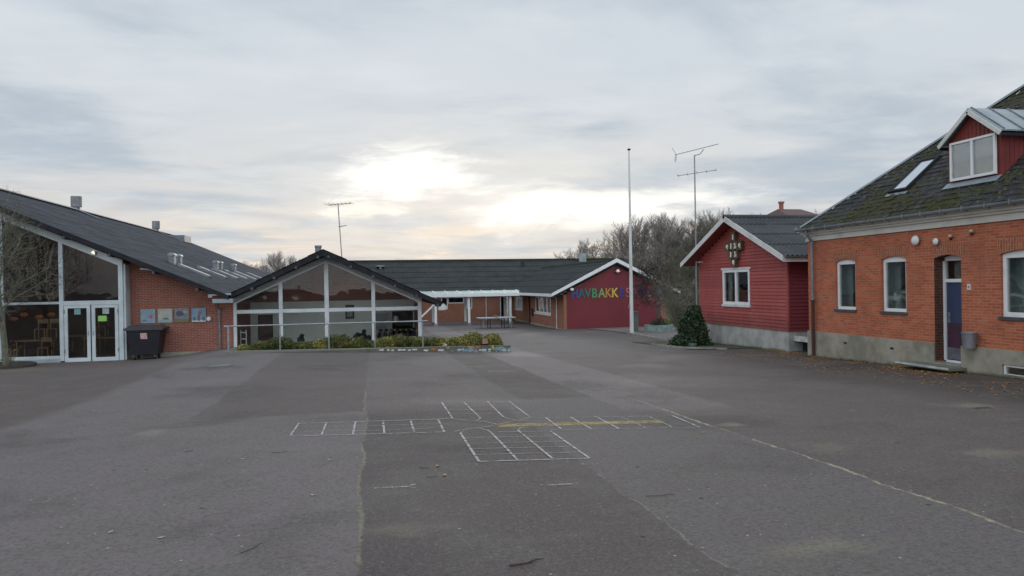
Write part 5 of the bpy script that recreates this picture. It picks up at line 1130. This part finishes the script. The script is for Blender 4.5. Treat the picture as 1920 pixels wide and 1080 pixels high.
# raised paved corner + lawn behind
cbm=MB(); pts=[(14.3,37.4),(13.45,31.4),(13.3,30.9)]
drp=[(13.95,37.8),(13.75,34.5),(13.45,31.0)]
T_=thing('kerb_edging',(13.7,34,-1),'thin stone kerb running from the flagpole to the ivy cone','kerb')
for a_,b__ in zip(drp,drp[1:]): cbm.bar((a_[0],a_[1],g(*a_)+.03),(b__[0],b__[1],g(*b__)+.03),.12,.14)
obj('kerbstone',cbm,CONC,T_)
cbm=MB().bar((11.35,28.0,g(11.35,28)+.02),(11.45,25.3,g(11.45,25.3)+.02),.1,.1).bar((11.45,25.3,g(11.45,25.3)+.02),(12.9,24.6,g(12.9,24.6)+.0),.1,.1); T_=thing('bed_edging',(11.4,26.5,-.8),'mossy low edging stones round the foot of the ivy cone','kerb'); obj('kerbstone',cbm,CONC,T_)
def patch(name,x0,x1,y0,y1,m,lift,n=12):
    b=MB(); vs=[(x0+(x1-x0)*i/n,y0+(y1-y0)*j/n,g(x0+(x1-x0)*i/n,y0+(y1-y0)*j/n)+lift) for j in range(n+1) for i in range(n+1)]
    b.add(vs,[(j*(n+1)+i,j*(n+1)+i+1,(j+1)*(n+1)+i+1,(j+1)*(n+1)+i) for j in range(n) for i in range(n)]); return structure(obj(name,b,m))
patch('paved_terrace',14.0,19.3,31.2,46.2,M('pinkish_paving',(.14,.115,.105),(.11,.095,.09),2.,.85,.2),.03,30)
patch('lawn',20.3,60,46,90,M('lawn_base',(.07,.12,.03),(.05,.09,.025),1.,.95,.3),.05)
patch('verge',11.5,14.05,24.7,31.0,M('mossy_soil',(.07,.065,.04),(.05,.045,.03),3.,.95,.3),.02,20)
b=MB(); rg=random.Random(8)
for i in range(5000):
    x=20.3+rg.random()*4; y=46+rg.random()*8; z=g(x,y)+.04; a=rg.random()*6.28; b.add([(x,y,z),(x+.03*math.cos(a),y+.03*math.sin(a),z),(x+.06*rg.gauss(0,1),y+.06*rg.gauss(0,1),z+.12+.16*rg.random())],[(0,1,2)])
o=obj('grass',b,LF_GRASS); tag(o,'bright green grass right of the dark red gable','grass'); o['kind']='stuff'
# ================================================================== BACKGROUND TREES
var=[]
for i,(sd,mt,kw_) in enumerate([(101,TWIG,dict(spread=.62,nch=[18,9,8,6],ratio=.46)),(102,TWIGP,dict(spread=.75,nch=[20,9,8,6],ratio=.40)),(103,TWIG,dict(spread=.5,nch=[17,10,8,6],ratio=.48)),(104,TWIGG,dict(spread=.7,nch=[19,9,8,6],ratio=.43))]):
    rnd=random.Random(sd); a,b=grow(rnd,H=12,r0=.17,levels=4,trunkfrac=.2,up=.35,twr=.0085,cf=.36,**kw_)
    am=bpy.data.meshes.new('trunk'); am.from_pydata([tuple(v) for v in a.v],[],a.f); am.materials.append(BARK)
    bm2=bpy.data.meshes.new('crown'); bm2.from_pydata([tuple(v) for v in b.v],[],b.f); bm2.materials.append(mt)
    var.append((am,bm2))
def bgtree(x,y,h,v,rz,lab,sx=1.0):
    T_=thing('bare_tree',(x,y,-1.45),lab,'tree','bare trees behind the school'); T_.rotation_euler=(0,0,rz); s_=h/12; T_.scale=(s_*sx,s_*sx,s_)
    for nm,me in zip(('trunk','crown'),var[v]):
        o=bpy.data.objects.new(nm,me); col.objects.link(o); o.parent=T_
BG=[(23.0,86,7.8,1,'pale low bare tree, leftmost behind the wing ridge'),(25.6,85,9.2,1,'pale bare birch second from the left behind the wing'),(28.4,88,9.6,1,'pale bare birch just left of the flagpole top of the wood'),(30.0,82,10.2,0,'dark bare tree behind the peak of the red gable'),(32.8,86,11.4,2,'upright bare tree right behind the flagpole'),(34.6,80,11.0,0,'tall spreading bare tree, first right of the flagpole'),(36.6,85,11.8,2,'tall narrow bare tree midway between flagpole and mast'),(37.6,79,11.2,3,'greenish bare tree midway between flagpole and mast'),(39.9,84,11.3,0,'bare tree just left of the aerial mast'),(41.3,80,11.8,2,'upright bare tree directly behind the aerial mast'),(43.6,83,11.6,0,'bare tree behind the left bargeboard of the red house'),(46.0,84,11.6,3,'greenish bare tree by the peak of the red house'),(31.2,70,7.2,3,'low greenish bare tree in front of the wood, left'),(35.3,68,7.8,3,'low greenish bare tree in front of the wood, middle'),(29.2,62,6.4,3,'small greenish bare tree behind the right end of the gable'),(33.,60,6.6,0,'small dark bare tree nearest to the red house'),(38.0,66,8.4,0,'dark bare tree in front of the wood, right'),(26.3,72,6.6,0,'low dark bare tree behind the peak of the wing')]
for i,(x,y,h,v,lab) in enumerate(BG): bgtree(x,y,h*1.0,v,i*1.7,lab,1.15)
for i,(x,y,h,v,lab,sx) in enumerate([(-25.5,150,9.5,1,'far bare tree left of the two behind the hall roof',1.3),(-18.5,150,10.6,2,'tallest far bare tree between hall roof and glass gable',1.0),(-15.0,150,9.8,2,'thin far bare tree nearest the glass gable roof',.7),(-21.8,155,8.8,0,'low far bare tree between hall roof and glass gable',1.5),(4.8,150,8.6,2,'thin far treetop above the back roof, left',.8),(7.0,150,8.8,0,'far treetop above the back roof, second from left',1.),(10.2,150,8.2,3,'dark far treetop above the back roof, middle',.8),(14.6,150,8.6,1,'pale far treetop above the back roof, fourth from left',1.),(19.2,150,9.2,1,'pale far treetop above the back roof, right',1.1),(82,118,17.5,1,'far bare tree above the mossy roof corner',1.2),(64,112,14.5,0,'far bare tree left of the distant brown roof',1.2)]): bgtree(x,y,h,v,i*2.1,lab,sx)
# hedge-like undergrowth mass closing the wood
b=MB(); rh=random.Random(77)
for i in range(26000):
    x=25+rh.random()*24; y=88+rh.random()*10; hh=5.2+1.2*noise.noise(Vector((x*.3,y*.3,0))); z=-1.4+hh*rh.random()**.8
    d=Vector((rh.gauss(0,.6),rh.gauss(0,.6),rh.gauss(.5,.5))).normalized()*(.3+.7*rh.random()); b.tube((x,y,z),Vector((x,y,z))+d,.016,.008,3,cap=False)
o=obj('thicket',b,TWIG); tag(o,'grey-brown thicket of twigs filling the wood behind the school','thicket'); o['kind']='stuff'
# far house
FH=thing('distant_house',(66,100,-1.4),'distant building with brown roof and small chimney above the red house roof','house')
obj('wall',MB().box(58,68.3,100,110,-1.4,11.6),BR_LEFT,FH); rf2=MB(); rf2.add([(62.6,99.6,11.6),(68.7,99.6,11.6),(68.7,110,11.6),(62.6,110,11.6),(63.6,104,13.1),(67.6,104,13.1)],[(0,1,5,4),(1,2,5),(2,3,4,5),(3,0,4),(0,3,2,1)])
o=obj('roof',rf2,M('brown_tiles',(.11,.065,.055),(.09,.055,.05),2.,.8),FH); obj('chimney',MB().box(64.0,64.5,103.8,104.3,12.5,14.0).box(63.9,64.6,103.7,104.4,14.0,14.3),BR_LEFT,o)
# ================================================================== GROUND LITTER
b=MB(); rn=random.Random(4)
def leaf(b,x,y,s,rn,z=None):
    z=(g(x,y) if z is None else z)+.006; a=rn.random()*6.28; t1=rn.random()*s*.5; d=Vector((math.cos(a),math.sin(a),0));e=Vector((-d.y,d.x,0)); c=Vector((x,y,z))
    b.add([c-d*s+Vector((0,0,t1)),c-e*s*.5,c+d*s+Vector((0,0,t1*.6)),c+e*s*.5,c+Vector((0,0,.004))],[(0,1,4),(1,2,4),(2,3,4),(3,0,4)])
for i in range(5200):
    y=5+rn.random()*18.5; q=abs(rn.gauss(0,1)); wl_=13.42 if y<20.4 else 14.0; x=wl_-q*.42
    if rn.random()<.2: x=wl_-rn.random()*3.
    if noise.noise(Vector((x*.8,y*.8,2)))<-.15: continue
    leaf(b,x,y,.030+.034*rn.random(),rn)
for i in range(260):
    x=-14+rn.random()*5.5; y=27+rn.random()*2.8; leaf(b,x,y,.03,rn)
o=obj('fallen_leaves',b,LF_DEAD); tag(o,'brown fallen leaves drifted along the foot of the brick house','leaves'); o['kind']='stuff'
b=MB()
for i in range(1500):
    y=12.5+rn.random()*8.; x=13.45-abs(rn.gauss(0,.07)); z=g(x,y); b.add([(x,y,z),(x+.01,y+.012,z),(x+rn.gauss(0,.03),y+rn.gauss(0,.03),z+.04+.07*rn.random())],[(0,1,2)])
for i in range(1500):
    y=22.7+rn.random()*6.; x=14.07-abs(rn.gauss(0,.12)); z=g(x,y); b.add([(x,y,z),(x+.01,y+.012,z),(x+rn.gauss(0,.03),y+rn.gauss(0,.03),z+.05+.08*rn.random())],[(0,1,2)])
o=obj('wall_weeds',b,LF_GRASS); tag(o,'thin weeds and grass along the plinths on the right','weeds'); o['kind']='stuff'
TW=[(-1.1,9.04,.10,.1,'short dark twig left of the hopscotch arm'),(-.86,5.43,.12,.9,'thin slanting twig at the front left'),(.98,4.62,.13,.25,'thick reddish-brown twig nearest the camera'),(.53,7.62,.07,-.6,'small dark twig below the hopscotch, upper one'),(.57,7.2,.06,0,'small dark twig below the hopscotch, lower one'),(2.45,5.9,.14,-.1,'long thin faint twig on the right of the middle strip'),(1.53,8.18,.06,.1,'little dark twig lying inside the lower hopscotch arm'),(-2.23,9.49,.06,.6,'small twig on the far left strip')]
for x,y,l,a,lab in TW:
    z=g(x,y)+.012; b=MB(); d=Vector((math.cos(a),math.sin(a),0)); p=Vector((x,y,z)); e=Vector((-d.y,d.x,0)); r_=.003 if l!=.13 else .0065; b.tube(p-d*l,p-e*l*.1,r_,r_,6); b.tube(p-e*l*.1,p+d*l*.55+e*l*.12,r_,r_*.8,6); b.tube(p+d*l*.55+e*l*.12,p+d*l*.95,r_*.8,r_*.4,6); b.tube(p+d*l*.2,p+d*l*.45+e*l*.35,r_*.6,r_*.3,5)
    o=obj('twig',b,M('dead_twig',(.035,.022,.018),(.06,.03,.025),20.,.9),loc=(x,y,z)); tag(o,lab,'twig','twigs on the asphalt')
LV=[(.67,7.7,'orange-brown leaf just below the hopscotch'),(.70,7.26,'orange leaf beside the lower small twig'),(4.15,8.6,'brown leaf right of the yellow line'),(-.55,6.85,'pale curled leaf on the light strip'),(-2.04,6.17,'pale leaf on the dark strip at the left'),(-1.6,5.9,'buff leaf at the front left'),(-.49,8.41,'small tan leaf beside the seam'),(-1.49,8.79,'small pale leaf on the light asphalt strip'),(6.98,9.49,'whitish scrap of leaf on the right yard')]
for i,(x,y,lab) in enumerate(LV):
    b=MB(); leaf(b,x,y,.045 if i<3 else .035,rn); z=g(x,y); o=obj('fallen_leaf',b,LF_DEAD if i<3 else M('pale_leaf',(.36,.31,.25),(.3,.25,.2),9.,.8),loc=(x,y,z)); tag(o,lab,'leaf','single leaves on the asphalt')
DG=thing('drain_grate',(8.85,9.1,g(8.85,9.1)),'small dark drain grate in the asphalt at the right','drain')
b=MB(); zz_=g(8.85,9.1)
obj('frame',MB().box(8.66,9.04,9.0,9.2,zz_-.02,zz_+.004),M('sandy_iron',(.15,.13,.10),(.10,.09,.08),9.,.9),DG)
for i in range(6): b.box(8.69+i*.055,8.715+i*.055,9.03,9.17,zz_+.004,zz_+.007)
obj('slots',b,BLACKP,DG)
MH=thing('damp_stain',(-4.2,21.5,g(-4.2,21.5)),'flat grey manhole cover in the damp patch before the brick wall','stain'); z_=g(-4.2,21.5)
obj('disc',MB().tube((-4.2,21.5,z_-.03),(-4.2,21.5,z_+.008),.30,n=24),M('wet_grey',(.12,.12,.125),(.09,.09,.09),6.,.35),MH); obj('rim',MB().tube((-4.2,21.5,z_-.03),(-4.2,21.5,z_+.004),.36,n=24),M('damp_asphalt',(.07,.07,.07),None,rough=.4),MH)  # thin disc and rim stand for the damp patch alone
